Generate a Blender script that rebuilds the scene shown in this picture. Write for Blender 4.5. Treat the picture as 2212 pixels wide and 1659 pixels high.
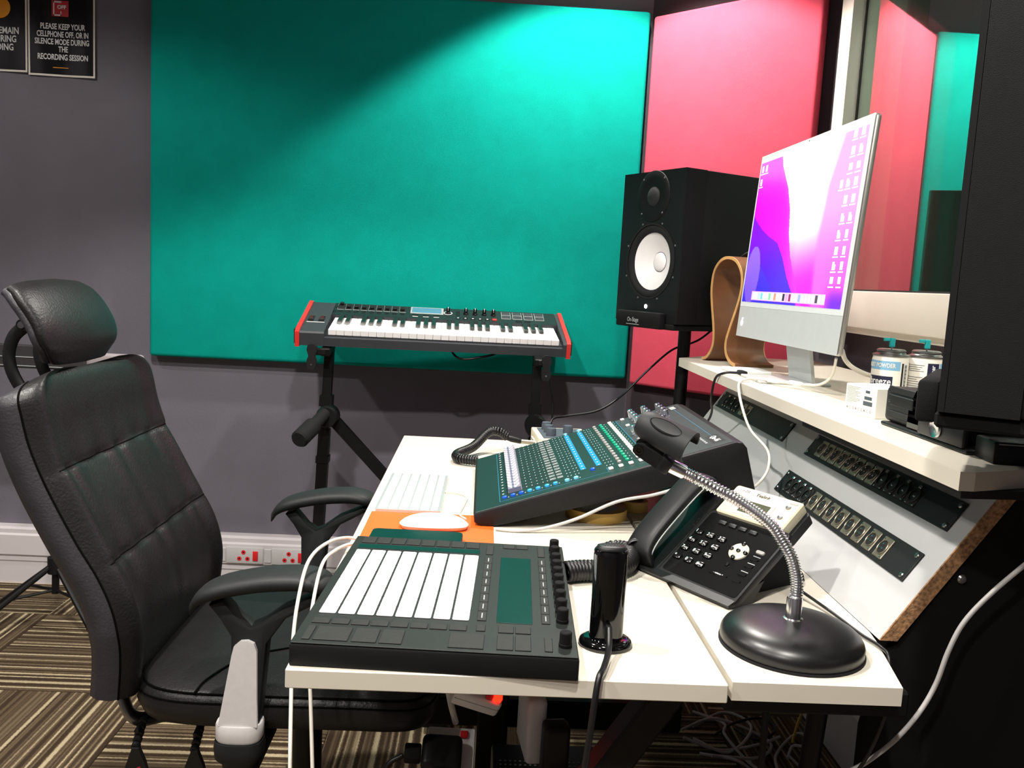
import bpy, bmesh, math, random
from mathutils import Vector, Matrix
random.seed(7)
for o in list(bpy.data.objects): bpy.data.objects.remove(o)
SC = bpy.context.scene
COL = SC.collection
PI = math.pi
def V(*a): return Vector(a)

# ------------------------------------------------------------------ camera
CAM_H = 1.1318406
FPX, PITCH, ROLL, YAW = 1860.01, 0.1195338, 0.0538337, 0.0389221
fw = V(math.sin(YAW)*math.cos(PITCH), math.cos(YAW)*math.cos(PITCH), -math.sin(PITCH))
r0 = V(math.cos(YAW), -math.sin(YAW), 0); u0 = r0.cross(fw)
rt = r0*math.cos(ROLL)+u0*math.sin(ROLL); up = -r0*math.sin(ROLL)+u0*math.cos(ROLL)
cd = bpy.data.cameras.new('camera'); cam = bpy.data.objects.new('camera', cd); COL.objects.link(cam)
M = Matrix((rt, up, -fw)).transposed().to_4x4(); M.translation = V(0, 0, CAM_H)
cam.matrix_world = M
cd.sensor_fit = 'HORIZONTAL'; cd.sensor_width = 36; cd.lens = FPX/2212*36
cd.clip_start = .02; cd.clip_end = 50
SC.camera = cam

# ------------------------------------------------------------------ world, exposure, ceiling lamps
W = bpy.data.worlds.new('world'); SC.world = W; W.use_nodes = True
W.node_tree.nodes['Background'].inputs[0].default_value = (.8, .85, .9, 1)
W.node_tree.nodes['Background'].inputs[1].default_value = 0.02
SC.view_settings.view_transform = 'Standard'; SC.view_settings.look = 'None'
SC.view_settings.exposure = 0.5; SC.view_settings.gamma = 1; SC.view_settings.use_curve_mapping = False
CEIL = 2.45
# recessed ceiling downlights, the last an added fill: x, y, watts, cone (deg), blend
LAMPS = [(.33, 2.46, 110, 106, .22, 'corner'),
         (-.60, 1.12, 120, 122, .20, 'desk side'),
         (.02, .30, 100, 138, .3, 'window side'),
         (-1.55, .10, 60, 122, .25, 'door side'),
         (-1.75, 1.55, 45, 144, .25, 'poster side'),
         (-.70, -.60, 85, 122, .25, 'camera side, added as fill light')]  # unseen fill lamp, added to brighten the faces turned to the camera
def spot(x, y, p, cone, blend):
    l = bpy.data.lights.new('downlight_lamp', 'SPOT'); l.energy = p; l.color = (1, .955, .885)
    l.spot_size = math.radians(cone); l.spot_blend = blend; l.shadow_soft_size = .045
    o = bpy.data.objects.new('downlight_lamp', l); COL.objects.link(o); o.location = (x, y, CEIL-.012)
    return o
LAMP_OBJ = [spot(*L[:5]) for L in LAMPS]

# ------------------------------------------------------------------ materials
def lin(c): return c/12.92 if c <= .04045 else ((c+.055)/1.055)**2.4
def rgb(t):
    if isinstance(t, str): t = tuple(int(t[i:i+2], 16)/255 for i in (0, 2, 4))
    return tuple(lin(c) for c in t)+(1,)
MATS = {}
def mat(name, col, rough=.5, metal=0., var=.06, scale=40., bump=0., bscale=300., emit=None, es=0., spec=.5, coat=0., trans=0.):
    m = bpy.data.materials.new(name); m.use_nodes = True; nt = m.node_tree; N = nt.nodes; L = nt.links
    b = N['Principled BSDF']; c = rgb(col)
    b.inputs['Roughness'].default_value = rough; b.inputs['Metallic'].default_value = metal
    b.inputs['Specular IOR Level'].default_value = spec; b.inputs['Coat Weight'].default_value = coat
    b.inputs['Transmission Weight'].default_value = trans
    tc = N.new('ShaderNodeTexCoord')
    if var > 0:
        n = N.new('ShaderNodeTexNoise'); n.inputs['Scale'].default_value = scale; n.inputs['Detail'].default_value = 4
        L.new(tc.outputs['Object'], n.inputs['Vector'])
        r = N.new('ShaderNodeValToRGB')
        r.color_ramp.elements[0].position = .3; r.color_ramp.elements[1].position = .7
        r.color_ramp.elements[0].color = tuple(x*(1-var) for x in c[:3])+(1,)
        r.color_ramp.elements[1].color = tuple(min(1, x*(1+var)) for x in c[:3])+(1,)
        L.new(n.outputs['Fac'], r.inputs['Fac']); L.new(r.outputs['Color'], b.inputs['Base Color'])
    else: b.inputs['Base Color'].default_value = c
    if bump > 0:
        n2 = N.new('ShaderNodeTexNoise'); n2.inputs['Scale'].default_value = bscale; n2.inputs['Detail'].default_value = 3
        L.new(tc.outputs['Object'], n2.inputs['Vector'])
        bp = N.new('ShaderNodeBump'); bp.inputs['Strength'].default_value = bump; bp.inputs['Distance'].default_value = .002
        L.new(n2.outputs['Fac'], bp.inputs['Height']); L.new(bp.outputs['Normal'], b.inputs['Normal'])
    if emit:
        b.inputs['Emission Color'].default_value = rgb(emit); b.inputs['Emission Strength'].default_value = es
    MATS[name] = m; return m
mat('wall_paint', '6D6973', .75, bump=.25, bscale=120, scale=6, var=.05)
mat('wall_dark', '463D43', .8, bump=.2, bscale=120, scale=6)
mat('ceiling', '8A8A88', .9, scale=5)
mat('booth', '8C9A93', .9, scale=4)
mat('booth_dark', '3F4642', .9, scale=4)
mat('green_fabric', '00A092', .92, bump=.35, bscale=900, scale=14, var=.05, spec=.15)
mat('red_fabric', 'F0586E', .92, bump=.35, bscale=900, scale=14, var=.04, spec=.15)
mat('white_laminate', 'DAD3C4', .38, scale=9, var=.02)
mat('riser_laminate', 'B9B9BA', .42, scale=9, var=.03)
mat('trunking', 'D6D0D2', .45, scale=9, var=.02)
mat('frame_white', 'E6E0D4', .45, scale=9, var=.02)
mat('gasket', '151515', .7)
mat('chipboard', '9A7350', .85, scale=220, var=.55, bump=.5, bscale=400)
mat('black_plastic', '141516', .42, scale=60, var=.1, spec=0.28)
mat('black_matte', '0D0D0E', .8, scale=60, var=.1, bump=.15, bscale=700, spec=.2)
mat('black_soft', '1D1F20', .55, scale=60, var=.08, bump=.1, bscale=900, spec=0.3)
mat('black_gloss', '060607', .08, var=.05, coat=.3)
mat('base_black', '131314', .34, scale=80, var=.08)
mat('black_metal', '111112', .45, metal=0., scale=60, var=.1, spec=0.25)
mat('speaker_vinyl', '0C0C0D', .55, bump=.25, bscale=1400, scale=90, var=.12, spec=0.22)
mat('cone_white', 'E6E4E4', .42, var=.02)
mat('led_white', 'FFFFFF', .5, var=0, emit='FFFFFF', es=9)
mat('led_red', 'FF2010', .4, var=0, emit='FF1808', es=5)
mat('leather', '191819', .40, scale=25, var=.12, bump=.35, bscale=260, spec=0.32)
mat('leather_side_lit', '333136', .42, scale=25, var=.12, bump=.35, bscale=260, spec=0.34)  # side leather paler than the front: its reflected light is put into the colour
mat('stitch', '060606', .95, spec=.05)
mat('silver_plastic', 'DAD6D6', .42, scale=120, var=.03)
mat('chrome', 'E2E2E4', .2, metal=1, var=.02)
mat('steel', '9A9A9A', .3, metal=1, var=.05)
mat('nickel', '96907F', .42, metal=.75, var=.10, scale=160)
mat('alu', 'C6C9C9', .4, metal=.2, var=.02)
mat('alu_pale', 'D9DDDD', .4, metal=.1, var=.02)
mat('alu_edge', 'A9A7A2', .35, metal=.7, var=.03)
mat('key_white', 'F3F1EF', .3, var=.01)
mat('key_black', '1B1B19', .35, var=.08)
mat('synth_body', '3A3C40', .45, scale=60, var=.06, spec=0.3)
mat('synth_panel', '1D2A28', .45, scale=60, var=.06, spec=0.3)
mat('synth_red', 'D8322F', .4, var=.03)
mat('wheel_dark', '3A1414', .5)
mat('print_white', 'E8EAEA', .6, var=0)
mat('print_grey', '9AA09F', .6, var=0)
mat('lcd_blue', '4C7C92', .3, var=.05, emit='5F93A8', es=.08)
mat('pad_white', 'FAFAFA', .5, var=0, emit='FFFFFF', es=.15)
mat('push_body', '121314', .6, scale=90, var=.1, spec=0.25)
mat('push_top', '1E2220', .5, scale=90, var=.08, spec=0.22)
mat('push_button', '252624', .6, scale=200, var=.15, spec=0.25)
mat('push_screen', '07302A', .34, var=.05, spec=.08)
mat('mixer_side', '1A1A1B', .5, scale=120, var=.1, bump=.2, bscale=900, spec=0.22)
mat('mixer_top', '16302C', .42, scale=40, var=.06, spec=0.3)
mat('mixer_grey', '3A3F40', .42, scale=40, var=.06, spec=0.3)
mat('fader_white', 'C6C4D0', .35, var=.02)
mat('fader_grey', '6F7088', .4, var=.05)
mat('btn_blue', '1757D8', .4, var=.03)
mat('btn_cyan', '35A2E0', .4, var=.03)
mat('btn_pale', '77CDEC', .4, var=.03)
mat('btn_grey', '969591', .45, var=.03)
mat('btn_green', '10A079', .4, var=.03)
mat('strip_blue', '1A86B4', .4, var=.04)
mat('line_blue', '2F7FA0', .5, var=0)
mat('beige', 'DCD3BC', .5, var=.03)
mat('grey_blue', '4E5760', .45, var=.05)
mat('phone_black', '161718', .42, scale=80, var=.08, bump=.1, bscale=900, spec=0.3)
mat('phone_gloss', '0D0E0F', .2, var=.05)
mat('phone_beige', 'CFC8AF', .4, var=.03)
mat('lcd_olive', '4C513F', .2, var=.1)
mat('orange_paper', 'EE5E12', .6, var=.03)
mat('tape_yellow', 'CDA552', .5, var=.06)
mat('apple_white', 'F6F6F6', .25, var=.0)
mat('apple_silver', 'D9D9DB', .3, metal=.6, var=.02)
mat('wood', '6E4529', .45, scale=18, var=.2)
mat('wood_edge', 'C79A62', .5, scale=40, var=.12)
mat('paper_white', 'EFEBE2', .6, var=.02)
mat('ink', '55565C', .7, var=0)
mat('navy', '171A3C', .5, var=.03)
mat('sky_label', '7FB6DA', .5, var=.02)
mat('teal_cap', '15A3A6', .4, var=.02)
mat('poster_black', '0B0B0D', .16, var=.03, coat=.2)
mat('poster_red', 'C3202B', .3, var=.02)
mat('poster_orange', 'F2A019', .3, var=.02)
mat('socket_grey', 'C9C8C8', .45, var=.02)
mat('switch_red', 'E5232B', .4, var=.03)
mat('cable_white', 'E4DED2', .45, var=.02)
mat('cable_grey', 'BEBBB9', .5, var=.04)
mat('cable_black', '0E0E0F', .4, var=.05)
mat('cable_yellow', 'D2A832', .5, var=.04)
mat('adapter_white', 'E8E6E8', .4, var=.02)
mat('adapter_grey', 'D2D1D5', .5, var=.04)
mat('rubber', '18191A', .8, var=.1, spec=0.25)
mat('tray_dark', '2E2C2D', .6, var=.1)
mat('tray_grey', '9F969A', .55, var=.04)
mat('lamp_face', 'FFFFFF', .5, var=0, emit='FFF4E2', es=25)
# glass: partly mirroring studio window panes
def glassmat(name, refl, tint):
    m = bpy.data.materials.new(name); m.use_nodes = True; nt = m.node_tree; N = nt.nodes; L = nt.links
    N.remove(N['Principled BSDF']); out = N['Material Output']
    tr = N.new('ShaderNodeBsdfTransparent'); tr.inputs[0].default_value = tint+(1,)
    gl = N.new('ShaderNodeBsdfGlossy'); gl.inputs['Roughness'].default_value = .01; gl.inputs[0].default_value = (.93, 1, .96, 1)
    fr = N.new('ShaderNodeLayerWeight'); fr.inputs['Blend'].default_value = .5
    mx = N.new('ShaderNodeMath'); mx.operation = 'MULTIPLY_ADD'; mx.inputs[1].default_value = refl; mx.inputs[2].default_value = refl*.25
    ms = N.new('ShaderNodeMixShader')
    L.new(fr.outputs['Facing'], mx.inputs[0]); L.new(mx.outputs[0], ms.inputs[0])
    L.new(tr.outputs[0], ms.inputs[1]); L.new(gl.outputs[0], ms.inputs[2]); L.new(ms.outputs[0], out.inputs[0])
    MATS[name] = m
glassmat('pane_glass', .62, (.80, .90, .85))
glassmat('pane_glass_back', .25, (.86, .94, .90))
# carpet tile: stripes run along local X
def carpet():
    m = bpy.data.materials.new('carpet'); m.use_nodes = True; nt = m.node_tree; N = nt.nodes; L = nt.links
    b = N['Principled BSDF']; b.inputs['Roughness'].default_value = .95; b.inputs['Specular IOR Level'].default_value = .1
    tc = N.new('ShaderNodeTexCoord'); oi = N.new('ShaderNodeObjectInfo')
    sp = N.new('ShaderNodeSeparateXYZ'); L.new(tc.outputs['Object'], sp.inputs[0])
    ad = N.new('ShaderNodeMath'); ad.operation = 'MULTIPLY_ADD'; ad.inputs[1].default_value = 1.0
    rm = N.new('ShaderNodeMath'); rm.operation = 'MULTIPLY'; rm.inputs[1].default_value = 37.
    L.new(oi.outputs['Random'], rm.inputs[0]); L.new(sp.outputs['Y'], ad.inputs[0]); L.new(rm.outputs[0], ad.inputs[2])
    wob = N.new('ShaderNodeTexNoise'); wob.inputs['Scale'].default_value = 160; L.new(tc.outputs['Object'], wob.inputs['Vector'])
    wm = N.new('ShaderNodeMath'); wm.operation = 'MULTIPLY_ADD'; wm.inputs[1].default_value = .005
    L.new(wob.outputs['Fac'], wm.inputs[0]); L.new(ad.outputs[0], wm.inputs[2])
    n1 = N.new('ShaderNodeTexNoise'); n1.noise_dimensions = '1D'; n1.inputs['Scale'].default_value = 62; n1.inputs['Detail'].default_value = 1.5
    L.new(wm.outputs[0], n1.inputs['W'])
    r = N.new('ShaderNodeValToRGB'); E = r.color_ramp.elements
    E[0].position = .40; E[0].color = rgb('43362A'); E[1].position = .66; E[1].color = rgb('C2B392')
    e = E.new(.50); e.color = rgb('5F503E'); e = E.new(.58); e.color = rgb('7C6C56')
    L.new(n1.outputs['Fac'], r.inputs['Fac'])
    pile = N.new('ShaderNodeTexNoise'); pile.inputs['Scale'].default_value = 420; pile.inputs['Detail'].default_value = 3
    L.new(tc.outputs['Object'], pile.inputs['Vector'])
    mx = N.new('ShaderNodeMix'); mx.data_type = 'RGBA'; mx.blend_type = 'MULTIPLY'; mx.inputs[0].default_value = .55
    L.new(r.outputs['Color'], mx.inputs[6]); L.new(pile.outputs['Color'], mx.inputs[7])
    pr = N.new('ShaderNodeValToRGB'); pr.color_ramp.elements[0].position = .3; pr.color_ramp.elements[0].color = (.45, .45, .45, 1); pr.color_ramp.elements[1].position = .65
    L.new(pile.outputs['Fac'], pr.inputs['Fac']); L.new(pr.outputs['Color'], mx.inputs[7])
    L.new(mx.outputs[2], b.inputs['Base Color'])
    bp = N.new('ShaderNodeBump'); bp.inputs['Strength'].default_value = .6; bp.inputs['Distance'].default_value = .003
    L.new(pile.outputs['Fac'], bp.inputs['Height']); L.new(bp.outputs['Normal'], b.inputs['Normal'])
    MATS['carpet'] = m
carpet()

# ------------------------------------------------------------------ mesh helpers
def catmull(pts, k=8):
    P = [Vector(p) for p in pts]
    if len(P) < 3: return P
    Q = [P[0]*2-P[1]]+P+[P[-1]*2-P[-2]]; out = []
    for i in range(1, len(Q)-2):
        a, b, c, d = Q[i-1], Q[i], Q[i+1], Q[i+2]
        for j in range(k):
            t = j/k
            out.append(.5*((2*b)+(c-a)*t+(2*a-5*b+4*c-d)*t*t+(-a+3*b-3*c+d)*t**3))
    out.append(P[-1]); return out
class MB:
    def __init__(s): s.v = []; s.f = []; s.m = []
    def add(s, vs, fs, mi=0):
        n = len(s.v); s.v += [tuple(v) for v in vs]
        for f in fs: s.f.append(tuple(i+n for i in f)); s.m.append(mi)
        return s
    def box(s, a, b, mi=0, T=None):
        x0, y0, z0 = a; x1, y1, z1 = b
        vs = [V(x, y, z) for z in (z0, z1) for y in (y0, y1) for x in (x0, x1)]
        if T: vs = [T @ v for v in vs]
        return s.add(vs, [(0, 2, 3, 1), (4, 5, 7, 6), (0, 1, 5, 4), (2, 6, 7, 3), (0, 4, 6, 2), (1, 3, 7, 5)], mi)
    def rbox(s, a, b, r=.003, seg=2, mi=0, T=None, vertical=False):
        bm = bmesh.new(); bmesh.ops.create_cube(bm, size=1)
        for v in bm.verts:
            v.co = V(a[0]+(v.co.x+.5)*(b[0]-a[0]), a[1]+(v.co.y+.5)*(b[1]-a[1]), a[2]+(v.co.z+.5)*(b[2]-a[2]))
        ed = [e for e in bm.edges if not vertical or abs(e.verts[0].co.z-e.verts[1].co.z) > 1e-6]
        bmesh.ops.bevel(bm, geom=ed, offset=r, segments=seg, affect='EDGES', profile=.5)
        s.bm(bm, mi, T); return s
    def bm(s, bm, mi=0, T=None):
        bm.verts.index_update()
        s.add([(T @ v.co) if T else v.co for v in bm.verts], [[v.index for v in f.verts] for f in bm.faces], mi); bm.free()
    def prism(s, poly, a, b, axis='z', mi=0, T=None):
        n = len(poly)
        def mk(p, h): return {'z': V(p[0], p[1], h), 'y': V(p[0], h, p[1]), 'x': V(h, p[0], p[1])}[axis]
        vs = [mk(p, a) for p in poly]+[mk(p, b) for p in poly]
        if T: vs = [T @ v for v in vs]
        s.add(vs, [tuple(range(n))[::-1], tuple(range(n, 2*n))]+[(i, (i+1) % n, n+(i+1) % n, n+i) for i in range(n)], mi); return s
    def tube(s, pts, r, n=8, mi=0, caps=True, T=None, closed=False, flat=1.):
        P = [Vector(p) for p in pts]; R = r if isinstance(r, (list, tuple)) else [r]*len(P)
        t0 = (P[1]-P[0]).normalized(); a = V(0, 0, 1) if abs(t0.z) < .9 else V(1, 0, 0); N_ = t0.cross(a).normalized(); rings = []
        for i, p in enumerate(P):
            if closed: t = (P[(i+1) % len(P)]-P[i-1]).normalized()
            else: t = (P[min(i+1, len(P)-1)]-P[max(i-1, 0)]).normalized()
            N_ = (N_-t*N_.dot(t))
            if N_.length < 1e-6: N_ = t.orthogonal()
            N_.normalize(); B = t.cross(N_)
            rings.append([p+(N_*math.cos(2*PI*k/n)+B*math.sin(2*PI*k/n)*flat)*R[i] for k in range(n)])
        vs = [v for g in rings for v in g]
        if T: vs = [T @ v for v in vs]
        m = len(P); fs = []
        for i in range(m if closed else m-1):
            j = (i+1) % m
            for k in range(n): fs.append((i*n+k, i*n+(k+1) % n, j*n+(k+1) % n, j*n+k))
        if caps and not closed: fs += [tuple(range(n))[::-1], tuple((m-1)*n+k for k in range(n))]
        s.add(vs, fs, mi); return s
    def cyl(s, p0, p1, r0, r1=None, n=16, mi=0, T=None): return s.tube([p0, p1], [r0, r0 if r1 is None else r1], n, mi, True, T)
    def lathe(s, prof, n=32, c=(0, 0, 0), mi=0, T=None, sx=1., sy=1., M=None):
        c = Vector(c); vs = []; 
        for (r, z) in prof:
            for k in range(n): vs.append(c+V(r*math.cos(2*PI*k/n)*sx, r*math.sin(2*PI*k/n)*sy, z))
        if T: vs = [T @ v for v in vs]
        fs = []; m = len(prof); b = len(s.v)
        for i in range(m-1):
            for k in range(n): fs.append((i*n+k, i*n+(k+1) % n, (i+1)*n+(k+1) % n, (i+1)*n+k))
        if prof[0][0] > 1e-6 and M: fs.append(tuple(range(n))[::-1])
        s.add(vs, fs, mi); return s
    def loft(s, rings, mi=0, caps=True, closed=True, T=None):
        n = len(rings[0]); vs = [Vector(p) for g in rings for p in g]
        if T: vs = [T @ v for v in vs]
        fs = []
        for i in range(len(rings)-1):
            for k in range(n if closed else n-1): fs.append((i*n+k, i*n+(k+1) % n, (i+1)*n+(k+1) % n, (i+1)*n+k))
        if caps: fs += [tuple(range(n))[::-1], tuple((len(rings)-1)*n+k for k in range(n))]
        s.add(vs, fs, mi); return s
    def mesh(s, name, mats, smooth=35, off=None):
        me = bpy.data.meshes.new(name)
        vs = s.v if off is None else [(v[0]-off[0], v[1]-off[1], v[2]-off[2]) for v in s.v]
        me.from_pydata(vs, [], s.f); 
        for m in (mats if isinstance(mats, (list, tuple)) else [mats]): me.materials.append(MATS[m])
        me.polygons.foreach_set('material_index', s.m)
        bm = bmesh.new(); bm.from_mesh(me); bmesh.ops.recalc_face_normals(bm, faces=bm.faces); bm.to_mesh(me); bm.free()
        if smooth:
            me.polygons.foreach_set('use_smooth', [True]*len(me.polygons)); me.set_sharp_from_angle(angle=math.radians(smooth))
        me.update(); return me
    def build(s, name, mats, parent=None, smooth=35, world=True):
        """world: coordinates are in the world frame, the object's origin goes to the parent's origin"""
        off = None
        return link(name, s.mesh(name, mats, smooth, off), parent)
def link(name, me, parent=None, T=None):
    o = bpy.data.objects.new(name, me); COL.objects.link(o)
    if parent is not None: o.parent = parent
    if T is not None: o.matrix_local = T
    return o
def tag(o, label=None, cat=None, group=None, kind=None):
    if label: o['label'] = label
    if cat: o['category'] = cat
    if group: o['group'] = group
    if kind: o['kind'] = kind
    return o
def thing(name, loc, rz=0., label=None, cat=None, group=None, world=False):
    o = bpy.data.objects.new(name, None); COL.objects.link(o); o.location = loc; o.rotation_euler = (0, 0, rz); o.empty_display_size = .05
    if world: WORLD[o.name] = Vector(loc)
    return tag(o, label, cat, group)
WORLD = {}
def part(mb, name, mats, parent, smooth=35):
    """a part given in world coordinates under an unrotated thing (or under one of its parts)"""
    root = parent
    while root.parent is not None: root = root.parent
    off = WORLD.get(root.name)
    o = link(name, mb.mesh(name, mats, smooth, off), parent)
    return o
def solo(mb, name, mats, label, cat, group=None, smooth=35):
    """a thing that is one mesh, given in world coordinates; origin at the base of its bounding box"""
    xs = [v[0] for v in mb.v]; ys = [v[1] for v in mb.v]; zs = [v[2] for v in mb.v]
    off = V((min(xs)+max(xs))/2, (min(ys)+max(ys))/2, min(zs))
    o = link(name, mb.mesh(name, mats, smooth, off)); o.location = off
    return tag(o, label, cat, group)
def struct(mb, name, mats, smooth=0, parent=None):
    o = link(name, mb.mesh(name, mats, smooth), parent)
    if parent is None: o['kind'] = 'structure'
    return o
def lettering(s, size, matname, parent, T, name='lettering', ext=.0002, sx=1., align='CENTER', bold=0.):
    c = bpy.data.curves.new(name, 'FONT'); c.body = s; c.size = size; c.align_x = align; c.align_y = 'CENTER'
    c.extrude = ext; c.offset = bold; c.resolution_u = 3
    t = bpy.data.objects.new('tmp', c); COL.objects.link(t)
    me = bpy.data.meshes.new_from_object(t); bpy.data.objects.remove(t)
    me.name = name; me.materials.clear(); me.materials.append(MATS[matname])
    if sx != 1.: me.transform(Matrix.Diagonal((sx, 1, 1, 1)))
    o = link(name, me, parent, T); return o
def frame(o, x, y, z=None):
    """4x4 from origin and x,y axes"""
    x = Vector(x).normalized(); y = Vector(y).normalized(); z = x.cross(y).normalized(); y = z.cross(x)
    m = Matrix((x, y, z)).transposed().to_4x4(); m.translation = Vector(o); return m
def TR(x, y, z, rz=0.): return Matrix.Translation((x, y, z)) @ Matrix.Rotation(rz, 4, 'Z')
def cable(name, pts, r, m, label, cat='cable', group=None, k=8, n=7):
    mb = MB().tube(catmull(pts, k), r, n); return solo(mb, name, m, label, cat, group, 60)
def coil(pts, rc, rw, turns, n=6, k=12):
    """points of a coiled cord around a path"""
    P = catmull(pts, k); d = [0]
    for i in range(1, len(P)): d.append(d[-1]+(P[i]-P[i-1]).length)
    out = []; N = turns*12; Nn = None
    for q in range(N+1):
        t = q/N*d[-1]; i = max(j for j in range(len(d)) if d[j] <= t+1e-9); i = min(i, len(P)-2)
        u = (t-d[i])/max(1e-9, d[i+1]-d[i]); p = P[i].lerp(P[i+1], u); tg = (P[min(i+2, len(P)-1)]-P[max(i-1, 0)]).normalized()
        if Nn is None: Nn = tg.orthogonal().normalized()
        Nn = (Nn-tg*Nn.dot(tg)).normalized(); B = tg.cross(Nn); a = 2*PI*turns*q/N
        out.append(p+(Nn*math.cos(a)+B*math.sin(a))*rc)
    return out
D = .7195            # desk top height
SH = .955            # console shelf top height
# ================================================================== THE ROOM
XL, XR, YF, YB = -2.3, .985, -1.4, 2.98
floor = struct(MB().box((XL, YF, -.1), (XR, YB, -.008)), 'floor', 'black_matte')
TS = .5
tile_me = MB().rbox((-TS/2+.0006, -TS/2+.0006, -.008), (TS/2-.0006, TS/2-.0006, 0), .0015, 1).mesh('carpet_tile', 'carpet', 0)
ox, oy = -1.33, 2.68
for i in range(-2, 6):
    for j in range(-9, 2):
        x0, y0 = ox+i*TS, oy+(j-1)*TS
        if x0+TS < XL+.05 or x0 > XR-.02 or y0 > YB-.02 or y0+TS < YF+.05: continue
        a0, a1, b0, b1 = max(x0, XL), min(x0+TS, XR), max(y0, YF), min(y0+TS, YB)
        rot = ((i+j) % 2 == 1)       # quarter-turn laid
        if a1-a0 > TS-.01 and b1-b0 > TS-.01:
            o = link('carpet_tile', tile_me, floor, TR(x0+TS/2, y0+TS/2, 0, PI/2 if rot else 0))
        else:
            w, h = (a1-a0)/2-.0006, (b1-b0)/2-.0006
            if rot: w, h = h, w
            me = MB().box((-w, -h, -.008), (w, h, 0)).mesh('carpet_tile', 'carpet', 0)
            o = link('carpet_tile', me, floor, TR((a0+a1)/2, (b0+b1)/2, 0, PI/2 if rot else 0))
struct(MB().box((XL-.1, YF-.1, CEIL), (XR+1.7, YB+.3, CEIL+.1)), 'ceiling', 'ceiling')
struct(MB().box((XL-.1, YB, -.1), (XR+.1, YB+.1, CEIL)), 'wall_back', 'wall_paint')
struct(MB().box((XL-.1, YF-.1, -.1), (XL, YB, CEIL)), 'wall_left', 'wall_paint')
struct(MB().box((XL-.1, YF-.1, -.1), (XR+.1, YF, CEIL)), 'wall_front', 'wall_paint')
# 45 degree corner wall behind the red panel: line x+y = 3.50
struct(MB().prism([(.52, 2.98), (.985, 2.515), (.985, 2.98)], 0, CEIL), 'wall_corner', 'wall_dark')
# window wall with opening
WY0, WY1, WZ0, WZ1 = .35, 2.45, 1.05, 2.36
wr = MB().box((XR, YF, -.1), (XR+.12, YB, WZ0)).box((XR, YF, WZ1), (XR+.12, YB, CEIL)).box((XR, YF, WZ0), (XR+.12, WY0, WZ1)).box((XR, WY1, WZ0), (XR+.12, YB, WZ1))
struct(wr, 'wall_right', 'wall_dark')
# window
w1 = struct(MB().box((.950, WY0-.05, WZ0), (1.10, WY0+.02, WZ1)).box((.950, 2.375, WZ0), (.986, WY1, WZ1)).box((.986, 2.385, WZ0), (1.10, WY1, WZ1)).box((.950, WY0, WZ1-.09), (1.10, WY1, WZ1+.01)), 'window_1', 'frame_white')
sl = MB().rbox((.935, WY0-.05, 1.060), (1.10, 2.47, 1.152), .004, 2).box((.945, WY0-.05, 1.045), (.99, 2.47, 1.057)).box((.940, WY0-.05, 1.0565), (.99, 2.47, 1.0605))
struct(sl, 'sill', 'frame_white', 35, w1)
gk = MB().box((.984, 2.369, 1.152), (.990, 2.376, WZ1-.09)).box((.984, WY0+.02, 1.152), (.990, 2.37, 1.157))
struct(gk, 'gasket', 'gasket', 0, w1)
struct(MB().box((.986, WY0+.02, 1.15), (.989, 2.372, WZ1-.09)), 'pane', 'pane_glass', 0, w1)
struct(MB().box((1.018, WY0+.02, 1.15), (1.021, 2.385, WZ1-.09)), 'pane', 'pane_glass_back', 0, w1)
# recording booth beyond the glass
bt = MB().box((2.5, -.2, 0), (2.6, 3.3, CEIL)).box((1.105, 3.2, 0), (2.5, 3.3, CEIL)).box((1.105, -.3, 0), (2.5, -.2, CEIL))
struct(bt, 'wall_booth', 'booth')
struct(MB().box((1.105, -.2, -.1), (2.5, 3.2, 0)), 'floor_booth', 'booth_dark')
bl = bpy.data.lights.new('booth_lamp', 'AREA'); bl.energy = 9; bl.size = .4; bl.color = (1, .97, .9)
bo = bpy.data.objects.new('booth_lamp', bl); COL.objects.link(bo); bo.location = (1.9, 1.6, CEIL-.03)
bf = thing('ceiling_lamp', (1.9, 1.6, CEIL-.02), 0, 'square ceiling lamp in the booth beyond the window', 'lamp')
link('frame', MB().box((-.23, -.23, .0), (.23, .23, .02)).mesh('frame', 'frame_white', 0), bf)
# trunking with cable lid along the back wall, baseboard below it
tk = MB().prism([(2.98, .098), (2.935, .098), (2.930, .104), (2.930, .172), (2.936, .178), (2.936, .192), (2.944, .199), (2.98, .199)], XL, .56, 'x')
# 'x' prism takes (y,z)
struct(tk, 'trim_1', 'trunking')
tk2 = MB().prism([(2.98, .0), (2.938, .0), (2.938, .078), (2.934, .082), (2.934, .096), (2.98, .096)], XL, .56, 'x')
struct(tk2, 'baseboard_back', 'trunking')
tr = MB().prism([(.985, 0), (.925, 0), (.925, .15), (.935, .165), (.985, .165)], .2, 2.50, 'y')
struct(tr, 'baseboard_right', 'trunking')
# ceiling downlights
for (x, y, p, c, b, nm), lo in zip(LAMPS, LAMP_OBJ):
    t = thing('downlight', (x, y, CEIL), 0, 'recessed round ceiling downlight on the '+nm, 'lamp', 'ceiling downlights')
    link('trim_ring', MB().lathe([(.050, -.002), (.085, -.008), (.088, 0), (.05, 0)], 24).mesh('trim_ring', 'frame_white'), t)
    link('diffuser', MB().lathe([(.0, -.0015), (.048, -.0015), (.048, -.0005), (0, -.0005)], 24).mesh('diffuser', 'lamp_face'), t)

# ------------------------------------------------------------------ acoustic panels
gp = MB().rbox((-1.114, 2.930, .815), (.505, 2.976, 2.030), .012, 3)
solo(gp, 'acoustic_panel', 'green_fabric', 'large green fabric acoustic panel on the back wall behind the keyboard', 'acoustic panel')
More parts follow.
